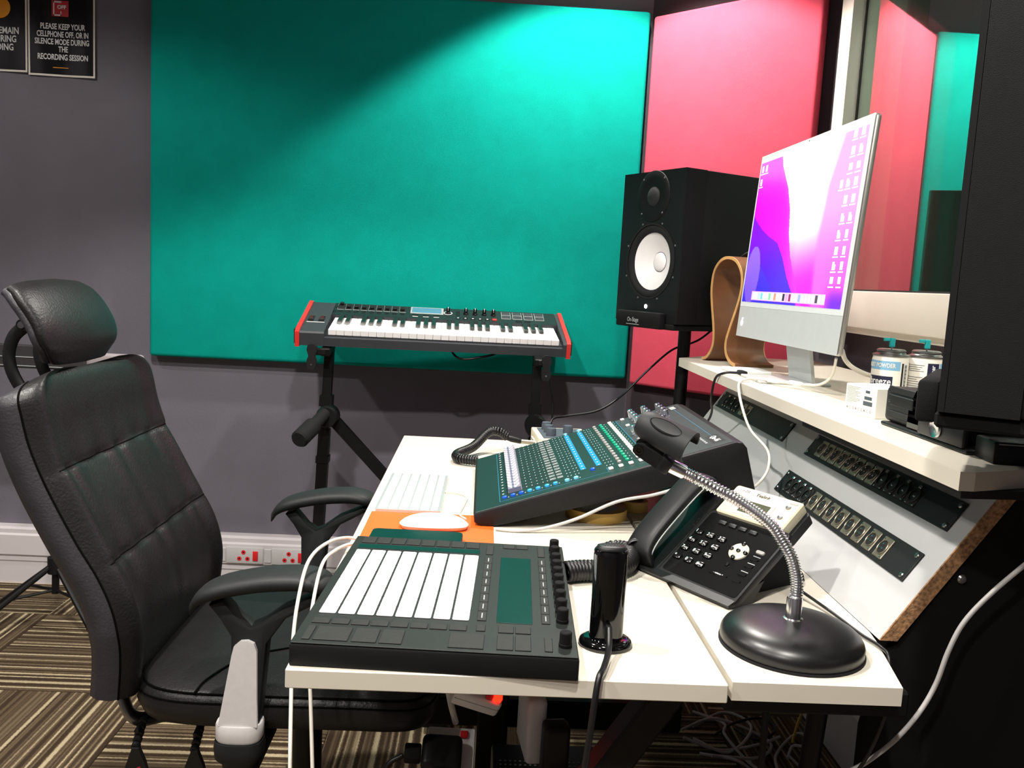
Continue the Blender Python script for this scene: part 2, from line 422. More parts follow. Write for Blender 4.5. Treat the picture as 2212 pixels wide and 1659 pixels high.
# red panel on the corner wall
d45 = V(1, -1, 0).normalized(); n45 = V(-1, -1, 0).normalized()
Tr = frame((.512, 2.922, .802), d45, (0, 0, 1))
rp = MB().rbox((0, 0, -.042), (.578, 1.21, .0), .010, 3, 0, Tr)
solo(rp, 'acoustic_panel', 'red_fabric', 'red fabric acoustic panel on the slanted corner wall behind the loudspeaker', 'acoustic panel')

# ------------------------------------------------------------------ posters
def poster(x0, x1, z0, z1, label, lines, icon):
    t = thing('poster', (x0, 2.979, z0), 0, label, 'poster')
    w, h = x1-x0, z1-z0
    # slightly wavy laminated sheet standing a little off the wall
    mb = MB(); nx = 16
    def yo(u, v): return -.005-.012*max(0, u-.72)*(1-v*.5) - .0012*math.sin(u*9)
    def sheet(e0x, e1x, e0z, e1z, dy):
        g = []
        for i in range(nx+1):
            for j in (0, 1):
                u = e0x+(e1x-e0x)*i/nx; v = e0z+(e1z-e0z)*j
                g.append((u*w, yo(u, v)-dy, v*h))
        f = [(2*i, 2*i+2, 2*i+3, 2*i+1) for i in range(nx)]
        return g, f
    for dy in (0, .0006):
        g, f = sheet(0, 1, 0, 1, dy); mb.add(g, f)
    link('sheet', mb.mesh('sheet', 'frame_white', 60), t)
    mb = MB(); g, f = sheet(.028, .975, .02, .985, .0010); mb.add(g, f); link('print', mb.mesh('print', 'poster_black', 60), t)
    for (s, u, z, size, sx) in lines:
        L_ = lettering(s, size, 'print_white', t, Matrix(), sx=sx, bold=.0006)
        for v in L_.data.vertices:
            X = u*w+v.co.x; v.co = V(X, yo(X/w, .4)-.0016-v.co.z, z+v.co.y)
    if icon == 'phone':
        i = link('icon', MB().rbox((w*.36, -.0085, .188), (w*.61, -.0072, .238), .0005, 1).mesh('icon', 'poster_red'), t)
        lettering('OFF', .016, 'print_white', i, frame((w*.51, -.0092, .217), (1, 0, 0), (0, 0, 1)), sx=1., bold=.0006)
        link('phone_outline', MB().box((w*.385, -.0090, .190), (w*.505, -.0084, .194)).box((w*.385, -.0090, .190), (w*.40, -.0084, .236)).box((w*.385, -.0090, .231), (w*.505, -.0084, .236)).box((w*.492, -.0090, .190), (w*.505, -.0084, .204)).mesh('phone_outline', 'print_white', 0), i)
        link('logo_line', MB().box((w*.37, -.0075, .026), (w*.60, -.0062, .0285)).mesh('logo_line', 'poster_orange', 0), t)
    else:
        link('icon', MB().lathe([(0, 0), (.034, 0), (.034, .001), (0, .001)], 24, T=frame((w*.60, -.0072, .200), (1, 0, 0), (0, 0, 1))).mesh('icon', 'poster_orange'), t)
    return t
poster(-1.522, -1.306, 1.716, 2.022, 'black warning poster with red OFF phone icon beside the green panel',
       [('PLEASE KEEP YOUR', .52, .156, .0250, 0.671), ('CELLPHONE OFF, OR IN', .52, .1315, .0250, 0.619), ('SILENCE MODE DURING', .51, .108, .0250, 0.645), ('THE', .52, .085, .0250, 0.671), ('RECORDING SESSION', .52, .060, .0250, 0.671)], 'phone')
poster(-1.740, -1.5235, 1.722, 2.028, 'black poster with an orange disc, cut by the left edge of the picture',
       [('PLEASE REMAIN', .52, .128, .0290, .78), ('QUIET DURING', .48, .102, .0290, .78), ('RECORDING', .50, .076, .0290, .78)], 'disc')

# ------------------------------------------------------------------ wall sockets on the trunking
def socket(x0, label):
    t = thing('wall_socket', (x0, 2.930, .106), 0, label, 'socket')
    link('faceplate', MB().rbox((0, -.006, 0), (.128, 0, .058), .003, 2).rbox((-.026, -.004, .004), (-.001, 0, .054), .002, 1).mesh('faceplate', 'socket_grey'), t)
    for (x, z) in ((.060, .041), (.046, .018), (.074, .018)):
        c = link('pin_hole', MB().lathe([(.0030, -.0), (.0075, 0), (.0075, .0012), (.0030, .0012)], 16, T=frame((x, -.0062, z), (1, 0, 0), (0, 0, 1))).mesh('pin_hole', 'switch_red'), t)
        link('hole', MB().lathe([(0, .0001), (.0034, .0001), (.0034, .0009), (0, .0009)], 12, T=frame((x, -.0062, z), (1, 0, 0), (0, 0, 1))).mesh('hole', 'gasket'), c)
    link('switch', MB().rbox((.092, -.010, .012), (.110, -.005, .046), .002, 2).mesh('switch', 'switch_red'), t)
socket(-.846, 'grey wall socket with red switch, next to the chair back')
socket(-.690, 'grey wall socket with red switch, next to the far armrest')
# small black strip hanging below the sockets
solo(MB().rbox((-.745, 2.915, .070), (-.56, 2.934, .086), .002, 1), 'cable_clip_bar', 'black_plastic', 'short black bar on the skirting below the wall sockets', 'bar')
# ================================================================== DESK
desk = thing('desk', (.05, 1.53, 0), 0, 'white desk with the pad controller and mixer on it', 'desk', world=True)
part(MB().rbox((-.186, .858, D-.021), (.2800, 2.202, D), .0012, 1), 'tabletop', 'white_laminate', desk)
for x in (-.06, .20):
    part(MB().rbox((x-.025, .98, D-.052), (x+.025, 2.10, D-.0215), .003, 1), 'rail', 'black_metal', desk)
part(MB().rbox((-.10, 2.02, .02), (-.04, 2.08, D-.0525), .004, 1), 'leg', 'black_metal', desk)
part(MB().rbox((.03, 1.60, .02), (.09, 1.66, D-.022), .004, 1), 'leg', 'black_metal', desk)
part(MB().rbox((-.30, 1.66, .225), (.45, 1.70, .285), .004, 1), 'crossbar', 'black_metal', desk)
# slanted brace near the front
Tb = frame((.262, 1.005, .660), V(-.40, 0, -.62), V(0, 1, 0))
part(MB().rbox((0, -.022, -.02), (.76, .022, .02), .004, 1, 0, Tb), 'brace', 'black_metal', desk)

# ================================================================== CONSOLE (low shelf, slanted riser, high shelf)
con = thing('console', (.7, 1.6, 0), 0, 'white console with slanted riser and high shelf beside the desk', 'console', world=True)
part(MB().prism([(.2865, .866), (.472, .866), (.500, .991), (.5045, 1.02), (.5045, 2.20), (.2865, 2.20)], D-.021, D-.0005), 'worktop', 'white_laminate', con, 0)
SLX, SLZ = .568, .823           # up the slope
def SP(y, s, out=0.):           # point on the slanted riser: s metres up the slope from the worktop
    return V(.505+s*SLX-out*SLZ, y, D+s*SLZ+out*SLX)
TH = .018
rp_ = MB()
L_ = .252
ring = [SP(0, 0), SP(0, L_), SP(0, L_, -TH), SP(0, .012, -TH)]
poly = [(p.x, p.z) for p in ring]
part(MB().prism(poly, .9945, 2.13, 'y'), 'riser_panel', 'riser_laminate', con, 0)
part(MB().prism(poly, .992, .9945, 'y'), 'raw_edge', 'chipboard', con, 0)
shp = [(.518, .885), (.518, 2.22), (.64, 2.36), (.93, 2.36), (.93, .93), (.62, .918), (.535, .885)]
def offp(k): return [(x+k*(1 if x < .6 else 0), y+k*(1 if y < 1 else 0)) for x, y in shp]
part(MB().prism(shp, SH-.021, SH, 'z'), 'shelf', 'white_laminate', con, 0)
shb = [(.526, .893), (.526, 1.36), (.62, 1.36), (.62, .90), (.54, .893)]
part(MB().prism(shb, SH-.031, SH-.0215, 'z'), 'shelf_batten', 'gasket', con, 0)
# black end panel
ep = [(.522, .70), (.530, .715), (.668, .915), (.909, .915), (.909, .0), (.5, .0), (.5, .60), (.515, .68)]
part(MB().prism(ep, .997, 1.015, 'y'), 'end_panel', 'black_matte', con, 0)
part(MB().lathe([(0, 0), (.006, 0), (.006, .002), (.004, .004), (0, .0045)], 14, T=frame((.60, .9965, .80), (1, 0, 0), (0, 0, 1))), 'bolt', 'steel', con)
part(MB().box((.91, 1.0155, .42), (.93, 2.36, SH-.0215)), 'back_panel', 'black_matte', con, 0)
part(MB().rbox((.29, .90, D-.052), (.50, .95, D-.0215), .003, 1), 'rail', 'black_metal', con)
part(MB().cyl((.455, 1.02, D-.022), (.43, 1.06, .02), .0125, n=12), 'leg', 'black_metal', con)
part(MB().cyl((.375, 1.0, D-.022), (.379, 1.0, .02), .0045, n=8), 'support_rod', 'black_metal', con)
part(MB().rbox((.35, 2.05, .02), (.40, 2.10, D-.0215), .004, 1), 'leg', 'black_metal', con)

# ------------------------------------------------------------------ patch panels
def ring_mesh(n, r, h): return [(r*math.cos(2*PI*k/n), r*math.sin(2*PI*k/n), h) for k in range(n)]
# male socket in a nickel plate (26 x 31 mm) ; local z is outward
def conn_male():
    mb = MB(); mb.rbox((-.0125, -.0160, .0), (.0125, .0160, .0016), .0012, 1, 0)
    mb.lathe([(.0098, .0017), (.0110, .0017), (.0110, .0030), (.0104, .0038), (.0098, .0030)], 20, mi=0)
    mb.lathe([(0, .0018), (.0097, .0018), (.0097, .0022), (0, .0022)], 20, mi=1)
    for a in (90, 210, 330): mb.cyl((.0045*math.cos(math.radians(a)), .0045*math.sin(math.radians(a)), .002), (.0045*math.cos(math.radians(a)), .0045*math.sin(math.radians(a)), .0048), .0012, n=6, mi=2)
    for (x, y) in ((-.0092, .0128), (.0092, -.0128)): mb.lathe([(0, .0016), (.0018, .0016), (.0016, .0026), (0, .003)], 8, (x, y, 0), mi=2)
    return mb.mesh('connector', ['nickel', 'gasket', 'chrome'])
def conn_female():
    mb = MB(); mb.rbox((-.0125, -.0160, .0), (.0125, .0160, .0012), .0012, 1, 0)
    mb.lathe([(.0095, .0012), (.0120, .0012), (.0120, .0034), (.0095, .0034)], 20, mi=0)
    mb.lathe([(0, .0012), (.0094, .0012), (.0090, .0018), (0, .0018)], 20, mi=1)
    mb.lathe([(0, .0018), (.0020, .0018), (.0014, .0030), (0, .0033)], 8, (0, -.001, 0), mi=2)
    mb.rbox((-.0035, .0120, .0012), (.0035, .0165, .0042), .0008, 1, 2)
    for (x, y) in ((.0092, -.0128), (-.0092, -.0128)): mb.lathe([(0, .0012), (.0016, .0012), (.0014, .0022), (0, .0026)], 8, (x, y, 0), mi=2)
    return mb.mesh('connector', ['gasket', 'black_plastic', 'chrome'])
def conn_usb():
    mb = MB(); mb.rbox((-.0125, -.0150, .0), (.0125, .0150, .0014), .0012, 1, 0)
    mb.rbox((-.007, -.006, .0015), (.007, .006, .003), .0008, 1, 1)
    return mb.mesh('connector', ['nickel', 'gasket'])
cm, cf, cu = conn_male(), conn_female(), conn_usb()
screw_me = MB().lathe([(0, 0), (.0042, 0), (.0042, .001), (.003, .0022), (0, .0026)], 12).mesh('screw', 'steel')
def patch(y_far, z_top, slots, label):
    s_top = (z_top-D)/SLZ
    # local frame: x toward the camera along the riser, y up the slope, z outward
    T = frame(SP(y_far, s_top-.02225, .0008), (0, -1, 0), (SLX, 0, SLZ))
    t = thing('patch_panel', T.translation, 0, label, 'patch panel'); t.matrix_world = T
    link('plate', MB().rbox((0, -.0222, 0), (.4826, .0222, .0022), .0006, 1).mesh('plate', 'black_soft'), t)
    for x in (.008, .4746):
        for y in (-.0158, .0158): link('screw', screw_me, t, TR(x, y, .0022))
    for x, me in slots: link('connector', me, t, TR(x, 0, .0022))
    return t
pitch = .0272
patch(1.511, .885, [(.052+i*.0288, cm) for i in range(8)]+[(.052+8*.0288+i*.0322, cf) for i in range(4)], 'long black patch panel under the high shelf, silver sockets then four black ones')
patch(1.515, .817, [(.046+i*.0262, cf) for i in range(4)]+[(.158+i*.0352, cm) for i in range(8)], 'lower black patch panel beside the desk phone, four black sockets then silver ones')
patch(2.111, .885, [(.10, cf), (.14, cf), (.190, cu), (.225, cu), (.06, cf)], 'sparse black patch panel behind the mixer at the far end of the riser')

# ================================================================== OFFICE CHAIR
ch = thing('office_chair', (-.30, 1.435, 0), 0, 'black leather high-back office chair with headrest', 'chair', world=True)
FRONT = [(-.648, .957), (-.640, .942), (-.633, .915), (-.622, .868), (-.604, .821), (-.583, .777), (-.556, .726), (-.528, .679), (-.508, .632), (-.498, .584), (-.498, .540), (-.503, .487)]
fp = catmull([(x, 0, z) for x, z in FRONT], 8)
NB = len(fp)
def width(t):       # half width of the back along its height (t=0 top)
    top = min(1., .50+.50*math.sqrt(max(0, 1-(1-min(t/.17, 1))**2)))
    return .226*top*(1-.05*max(0, t-.8)/.2)
def back_rings(depth_f, y_scale, inset):
    rings = []
    for i, p in enumerate(fp):
        t = i/(NB-1); w = width(t)*y_scale
        tg = (fp[min(i+1, NB-1)]-fp[max(i-1, 0)]).normalized(); nrm = V(-tg.z, 0, tg.x)
        if nrm.x < 0: nrm = -nrm
        g = []
        rings.append((p, nrm, w, t))
    return rings
R_ = back_rings(0, 1, 0)
seams = [(.955-.075, ), ]
SEAMT = tuple(min(range(NB), key=lambda q: abs(fp[q].z-zz))/(NB-1) for zz in (.822, .682))
def cushion(t):      # quilting depth between horizontal seams
    e = [0.0]+list(SEAMT)+[1.0]
    for a, b in zip(e, e[1:]):
        if a <= t <= b: 
            u = (t-a)/(b-a); return .5*(abs(math.sin(PI*u))**.45)
    return 0
mb = MB(); NK = 49
rows = []
for (p, nrm, w, t) in R_:
    row = []
    for k in range(NK):
        u = -1+2*k/(NK-1)
        edge = max(0, (abs(u)-.80)/.20)
        bulge = .020*cushion(t)*(1-edge**2)+.010*(1-u*u)*0
        ds = min((t-s_) for s_ in SEAMT if t >= s_) if t >= SEAMT[0] else 1.; du = min((s_-t) for s_ in SEAMT if t <= s_) if t <= SEAMT[-1] else 1.
        wr = (1-edge)*(.0030*math.sin(u*14+2*math.sin(u*9)+t*8)*math.exp(-ds/.10)+.002*math.sin(u*19+1+t*5)*math.exp(-du/.05))
        bol = .014*math.exp(-((abs(u)-.9)/.10)**2)
        row.append(p+nrm*(bulge*.7+wr+bol-.010*edge**3)+V(0, u*w+1.437, 0))
    rows.append(row)
for i in range(NB-1):
    for k in range(NK-1): pass
vs = [v for r in rows for v in r]
mb.add(vs, [(i*NK+k, i*NK+k+1, (i+1)*NK+k+1, (i+1)*NK+k) for i in range(NB-1) for k in range(NK-1)], 0)
back = part(mb, 'backrest', 'leather', ch, 70)
# side border and rear shell, joined to the edge of the front cushion
mb = MB(); brow = []
for i, (p, nrm, w, t) in enumerate(R_):
    e0, e1 = rows[i][0], rows[i][-1]
    def sd(sg, e):
        return [e, e-nrm*.010+V(0, sg*.007, 0), e-nrm*.028+V(0, sg*.008, 0), e-nrm*.042+V(0, -sg*.002, 0)]
    A_, B_ = sd(-1, e0), sd(1, e1)
    md = [A_[-1].lerp(B_[-1], k/4)-nrm*(.012*math.sin(PI*k/4)) for k in (1, 2, 3)]
    brow.append(A_+md+B_[::-1])
n = len(brow[0]); vs = [v for r in brow for v in r]
mb.add(vs, [(i*n+k, i*n+k+1, (i+1)*n+k+1, (i+1)*n+k) for i in range(NB-1) for k in range(n-1)], 0)
for q_, rr0 in ((0, rows[0]), (NB-1, rows[-1])):      # close top and bottom
    loop = list(brow[q_])+list(rr0[::-1]); cc = sum(loop, V(0, 0, 0))/len(loop)
    mb.add(loop+[cc], [(k, (k+1) % len(loop), len(loop)) for k in range(len(loop))], 0)
part(mb, 'back_shell', 'leather_side_lit', ch, 60)
# piping along the near and far seam, and the horizontal seams
for sgn, nm in ((-1, 'near'), (1, 'far')):
    pts = [(rows[i_][0] if sgn < 0 else rows[i_][-1]) for i_ in range(NB)][3:]
    part(MB().tube(pts, .0016, 6), 'piping', 'stitch', back, 60)
for s in SEAMT:
    i = round(s*(NB-1)); r = rows[i]
    part(MB().tube([v-R_[i][1]*.0002 for v in r[2:-2]], .0013, 6), 'seam', 'stitch', back, 60)
# headrest: thick curved pad
hp = catmull([(-.714, 0, 1.087), (-.697, 0, 1.076), (-.676, 0, 1.050), (-.660, 0, 1.020), (-.655, 0, .990), (-.664, 0, .962)], 6)
NH = len(hp); rings = []
for i, p in enumerate(hp):
    t = i/(NH-1); tg = (hp[min(i+1, NH-1)]-hp[max(i-1, 0)]).normalized(); nr = V(-tg.z, 0, tg.x); nr = nr if nr.x > 0 else -nr
    w = .134*(.93+.07*min(1, t/.30))*(1 if t < .62 else 1-.30*((t-.62)/.38)**2)
    th = .0105*(.60+.40*math.sin(PI*min(1, t+.12))**.6)
    g = []
    for k in range(32):
        a = 2*PI*k/32; cx, sx_ = math.cos(a), math.sin(a)
        y = (abs(cx)**.28)*math.copysign(1, cx)*w; o = (abs(sx_)**.55)*math.copysign(1, sx_)*th
        curv = -.012*(y/.14)**2
        g.append(p+nr*(o+curv)+V(0, y+1.458, 0))
    rings.append(g)
hd = part(MB().loft(rings), 'headrest', 'leather', ch, 60)
part(MB().loft([[v+V(-.010, 0, -.003) for v in r] for r in rings[1:-1]]), 'headrest_shell', 'leather_side_lit', hd, 60)
# headrest bracket: two curved arms and a hinge
for y in (1.385, 1.478):
    part(MB().tube(catmull([(-.690, y, .88), (-.730, y, .925), (-.745, y, .965), (-.738, y, 1.0), (-.718, y, 1.021)], 6), .0065, 8, flat=1.6), 'headrest_arm', 'black_plastic', ch, 60)
part(MB().cyl((-.717, 1.37, 1.022), (-.717, 1.49, 1.022), .009, n=14), 'hinge', 'black_plastic', ch)
part(MB().lathe([(0, 0), (.0055, 0), (.0055, .002), (0, .0025)], 12, T=frame((-.717, 1.3695, 1.022), (1, 0, 0), (0, 0, 1))), 'hinge_bolt', 'steel', ch)
part(MB().rbox((-.712, 1.40, 1.0), (-.676, 1.465, 1.045), .004, 2), 'hinge_plate', 'black_plastic', ch)
part(MB().rbox((-.706, 1.375, .84), (-.666, 1.49, .90), .008, 2), 'bracket_base', 'black_plastic', ch)
# seat
def seat_ring(z, infl, front_drop=0.):
    pts = []
    for k in range(48):
        a = 2*PI*k/48; c, s = math.cos(a), math.sin(a)
        x = math.copysign(abs(c)**.38, c)*(.232+infl); y = math.copysign(abs(s)**.38, s)*(.226+infl)
        zz = z-.020*max(0, (x-.10)/.14)**2
        pts.append(V(-.272+x, 1.437+y, zz))
    return pts
prof = [(.445, -.055), (.447, -.02), (.455, -.004), (.475, .004), (.496, .001), (.5035, -.006), (.506, -.014), (.509, -.03), (.5145, -.08), (.516, -.14), (.516, -.20)]
mbs = MB().loft([seat_ring(z, k) for z, k in prof])
seat = part(mbs, 'seat', 'leather', ch, 60)
part(MB().tube([v+V(0, 0, .0005) for v in seat_ring(.5035, -.0045)], .0017, 6, closed=True), 'piping', 'stitch', seat, 60)
part(MB().tube([v+V(0, 0, .0) for v in seat_ring(.493, .0022)], .0014, 6, closed=True), 'piping', 'stitch', seat, 60)
part(MB().tube(catmull([(-.395, 1.212, .506), (-.385, 1.25, .513), (-.345, 1.32, .517), (-.28, 1.36, .517)], 6), .0016, 6), 'seam', 'stitch', seat, 60)
part(MB().rbox((-.40, 1.32, .405), (-.14, 1.55, .446), .008, 2), 'seat_plate', 'black_metal', ch)
# arms
def arm(y, near):
    top = catmull([(-.394, 0, .652), (-.380, 0, .672), (-.350, 0, .687), (-.300, 0, .699), (-.262, 0, .7035), (-.232, 0, .7035), (-.208, 0, .698), (-.192, 0, .688)], 4)
    rings = []
    n_ = len(top)
    for i, p in enumerate(top):
        t = i/(n_-1); w = .036*min(1, .35+ .65*math.sin(PI*min(t*1.6, .5)))*(1 if t < .8 else 1-.55*((t-.8)/.2)**2); h = .017*(.75+.25*math.sin(PI*t))
        g = []
        for k in range(16):
            a = 2*PI*k/16; g.append(V(p.x, y+math.copysign(abs(math.cos(a))**.6, math.cos(a))*w, p.z-h*.6+math.copysign(abs(math.sin(a))**.75, math.sin(a))*h*.75))
        rings.append(g)
    pad = part(MB().loft(rings), 'arm_pad', 'black_soft', ch, 60)
    lower = [p+V(0, 0, -.026) for p in top[2:-4]]
    part(MB().tube(lower, .009, 8, flat=2.2), 'arm_rail', 'black_plastic', ch, 60)
    # Y-shaped support
    sup = [(-.372, .652), (-.345, .640), (-.325, .622), (-.322, .560), (-.338, .50), (-.352, .455), (-.296, .455), (-.290, .52), (-.284, .600), (-.262, .640), (-.215, .668), (-.170, .676), (-.170, .664), (-.216, .655), (-.250, .634)]
    outer = [(-.372, .652), (-.347, .640), (-.330, .622), (-.328, .60)]
    # closed outline with the triangular opening cut as an upper notch
    poly = [(-.366, .654), (-.350, .634), (-.334, .608), (-.333, .560), (-.340, .50), (-.352, .455), (-.294, .455), (-.289, .52), (-.283, .600), (-.258, .637), (-.210, .664), (-.172, .672), (-.172, .681), (-.214, .675), (-.262, .653), (-.292, .630), (-.306, .624), (-.322, .634), (-.346, .662)]
    sp = MB().prism(poly, y-.017, y+.017, 'y')
    bm = bmesh.new(); vv = [bm.verts.new(v) for v in sp.v]
    for f in sp.f: bm.faces.new([vv[i] for i in f])
    bmesh.ops.recalc_face_normals(bm, faces=bm.faces)
    ed = [e for e in bm.edges if len(e.link_faces) == 2 and abs(e.verts[0].co.y-e.verts[1].co.y) < 1e-6]
    bmesh.ops.bevel(bm, geom=ed, offset=.005, segments=2, affect='EDGES', profile=.5)
    sp = MB(); sp.bm(bm); part(sp, 'arm_support', 'black_soft', ch, 40)
    sg = -1 if near else 1
    if near:
        # silver cover: rounded tapering plate with a collar
        pl = [(-.348, .478), (-.330, .585), (-.327, .598), (-.318, .606), (-.308, .607), (-.299, .603), (-.295, .592), (-.2925, .478)]
        c = part(MB().prism(pl, y-.024, y-.0175, 'y'), 'arm_cover', 'silver_plastic', ch, 40)
        r_ = MB().loft([[V(-.3215+math.copysign(abs(math.cos(a))**.7, math.cos(a))*(.0335-k), y-.004+math.copysign(abs(math.sin(a))**.7, math.sin(a))*(.0245-k), z) for a in [2*PI*q/28 for q in range(28)]] for z, k in ((.452, .002), (.456, 0), (.476, 0), (.4785, .001))])
        part(r_, 'arm_collar', 'silver_plastic', c, 50)
    base = MB().loft([[V(-.3215+math.copysign(abs(math.cos(a))**.7, math.cos(a))*k, y-.004*sg*-1+math.copysign(abs(math.sin(a))**.7, math.sin(a))*k*.75, z) for a in [2*PI*q/28 for q in range(28)]] for z, k in ((.385, .022), (.415, .024), (.425, .034), (.440, .036), (.4515, .0345))])
    part(base, 'arm_socket', 'black_soft', ch, 50)
    part(MB().rbox((-.345, min(y, y-sg*.13), .388), (-.298, max(y, y-sg*.13), .408), .004, 1), 'arm_bracket', 'black_metal', ch)
arm(1.198, True)
arm(1.672, False)
# metal back bracket seen between back and seat
part(MB().tube(catmull([(-.575, 1.30, .56), (-.530, 1.28, .48), (-.508, 1.28, .43), (-.47, 1.32, .415), (-.38, 1.36, .42)], 6), .011, 10, flat=.5), 'back_bracket', 'steel', ch, 60)
part(MB().tube(catmull([(-.575, 1.57, .56), (-.530, 1.59, .48), (-.508, 1.59, .43), (-.47, 1.56, .415), (-.38, 1.52, .42)], 6), .011, 10, flat=.5), 'back_bracket', 'steel', ch, 60)
# levers with printed paddles
def lever(x, y, z, dx, lab):
    sp = MB()
    sp.tube([(x+.10, y+.08, z+.040), (x+.004, y+.03, z+.038), (x, y, z+.026)], .004, 8)
    for k in range(5): sp.lathe([(.003, -.004), (.0068, -.003), (.0068, .003), (.003, .004)], 12, T=frame((x+.003*(1-k/4), y+.018-.012*k*.4, z+.034-.0075*k), (1, 0, 0), (0, -.35, 1)).to_4x4() @ Matrix.Rotation(-PI/2, 4, 'X') @ Matrix.Rotation(PI/2, 4, 'X'))
    rod = part(sp, 'lever', 'black_plastic', ch, 60)
    q = [(-.004, 0), (-.017, -.035), (-.022, -.062), (-.016, -.085), (.010, -.088), (.016, -.060), (.013, -.030), (.006, 0)]
    Tq = frame((x, y-.004, z+.004), (1, 0, 0), (dx, -.25, 1))
    pd = part(MB().prism(q, -.004, .004, 'z', 0, Tq), 'lever_paddle', 'black_soft', rod, 50)
    part(MB().prism([(-.004, -.040), (.006, -.034), (.004, -.052), (-.006, -.066), (-.011, -.064), (-.003, -.052)], .0041, .0046, 'z', 0, Tq), 'seat_symbol', 'poster_red', pd, 0)
    part(MB().prism([(-.013, -.048), (-.011, -.040), (-.009, -.048), (-.010, -.058)], .0041, .0046, 'z', 0, Tq), 'arrow_symbol', 'print_white', pd, 0)
    if lab:
        lettering('UP', .010, 'print_white', pd, Matrix.Translation(-Vector(ch.location)) @ Tq @ Matrix.Translation((.003, -.070, .0046)))
lever(-.497, 1.262, .390, -.08, False)
lever(-.408, 1.262, .388, -.14, True)
# column, star base, castors
part(MB().cyl((-.27, 1.437, .10), (-.27, 1.437, .405), .026, .026, n=20).cyl((-.27, 1.437, .09), (-.27, 1.437, .24), .034, .032, n=20), 'gas_column', 'black_plastic', ch)
part(MB().lathe([(0, .07), (.045, .07), (.05, .085), (.045, .12), (.034, .13), (0, .13)], 24, (-.27, 1.437, 0)), 'base_hub', 'black_gloss', ch)
for k in range(5):
    a = math.radians(106+72*k); c, s_ = math.cos(a), math.sin(a)
    pts = [V(-.27+c*r, 1.437+s_*r, z) for r, z in ((.03, .105), (.12, .112), (.22, .098), (.31, .078))]
    lg = part(MB().tube(catmull(pts, 5), [.026-.010*i/15 for i in range(16)], 12, flat=.6), 'base_leg', 'black_gloss', ch, 60)
    e = pts[-1]
    cs = MB().cyl((e.x, e.y, .052), (e.x, e.y, .085), .006, n=8)
    for sd in (-1, 1): cs.cyl((e.x-s_*.004*sd, e.y+c*.004*sd, .025), (e.x-s_*.024*sd, e.y+c*.024*sd, .025), .025, .0235, n=20)
    cs.lathe([(0, .040), (.027, .040), (.026, .052), (.016, .058), (0, .060)], 16, (e.x, e.y, 0))
    part(cs, 'castor', 'black_plastic', lg, 40)
# ================================================================== PAD CONTROLLER
pc = thing('pad_controller', (-.1845, .8655, D), -.0433, 'black pad controller with a grid of white pads and a row of knobs', 'pad controller')
PH = .0265
link('body', MB().rbox((0, 0, .0), (.304, .378, PH-.002), .0025, 2).mesh('body', 'push_body'), pc)
link('top_plate', MB().rbox((.001, .001, PH-.0019), (.303, .377, PH), .0008, 1).mesh('top_plate', 'push_top'), pc)
pad_me = MB().rbox((-.0094, -.0141, 0), (.0094, .0141, .0022), .0014, 2).mesh('pad', 'pad_white')
for i in range(8):
    for j in range(8): link('pad', pad_me, pc, TR(.0222+i*.02165, .0945+j*.02875, PH))
link('touch_strip', MB().rbox((.011, .322, PH), (.184, .339, PH+.0006), .0003, 1).mesh('touch_strip', 'push_screen'), pc)
def btn(x0, y0, x1, y1, mark=False):
    w, h = (x1-x0)/2-.0006, (y1-y0)/2-.0006; key = ('b', round(w, 4), round(h, 4), mark)
    if key not in BT:
        mb = MB().rbox((-w, -h, 0), (w, h, .0014), .0006, 1)
        if mark: mb.box((-w*.12, -h*.55, .0014), (w*.12, h*.55, .00150), 1)
        BT[key] = mb.mesh('button', ['push_button', 'print_grey'])
    link('button', BT[key], pc, TR((x0+x1)/2, (y0+y1)/2, PH))
BT = {}
for j in range(8):
    y = .0825+j*.02845
    btn(.1915, y, .2035, y+.0275, True); btn(.2655, y, .2765, y+.0275, True)
btn(.1920, .320, .2035, .361); btn(.2655, .3205, .2765, .368)
btn(.2155, .352, .2340, .372); btn(.2345, .352, .2530, .372)
for i in range(8): btn(.0105+i*.0217, .0515, .0310+i*.0217, .0665)
btn(.192, .053, .2035, .070); btn(.2165, .0515, .2350, .0695); btn(.2355, .0515, .2540, .0695)
btn(.010, .0075, .020, .0435); btn(.0215, .0075, .060, .0435); btn(.0625, .0075, .090, .0435); btn(.0915, .0075, .117, .0435); btn(.1645, .0065, .2035, .0445)
btn(.216, .0075, .2350, .0445); btn(.2355, .0075, .2540, .0445); btn(.2670, .009, .2770, .045)
for i in range(8): btn(.012+i*.0215, .3445, .0325+i*.0215, .3720)
link('display', MB().rbox((.2145, .080, PH), (.2555, .311, PH+.0007), .0003, 1).mesh('display', 'push_screen'), pc)
enc_me = MB().lathe([(0, 0), (.0072, 0), (.0074, .0035), (.0068, .0040), (.0066, .0155), (.0058, .0165), (0, .0165)], 20).mesh('encoder', 'black_matte')
for y in (.0266, .0928, .1222, .1512, .1800, .2080, .2360, .2640, .2930, .3246, .3555): link('encoder', enc_me, pc, TR(.2900, y, PH))

# ================================================================== KEYBOARD, MOUSE, PAPER, PHONE
kb = thing('computer_keyboard', (-.1705, 1.4700, D), -.007, 'slim white computer keyboard at the left edge of the desk', 'keyboard')
link('body', MB().rbox((0, 0, 0), (.115, .279, .0055), .004, 3, vertical=True).mesh('body', 'apple_silver'), kb)
rows_ = [(.004, .0175, 14), (.0225, .0175, 14), (.041, .0175, 14), (.0595, .0175, 13), (.078, .0175, 12), (.0965, .0145, 13)]
keys = {}
def key(w, h):
    k = (round(w, 4), round(h, 4))
    if k not in keys: keys[k] = MB().rbox((-w/2, -h/2, 0), (w/2, h/2, .0022), .0011, 1).mesh('key', 'apple_white')
    return keys[k]
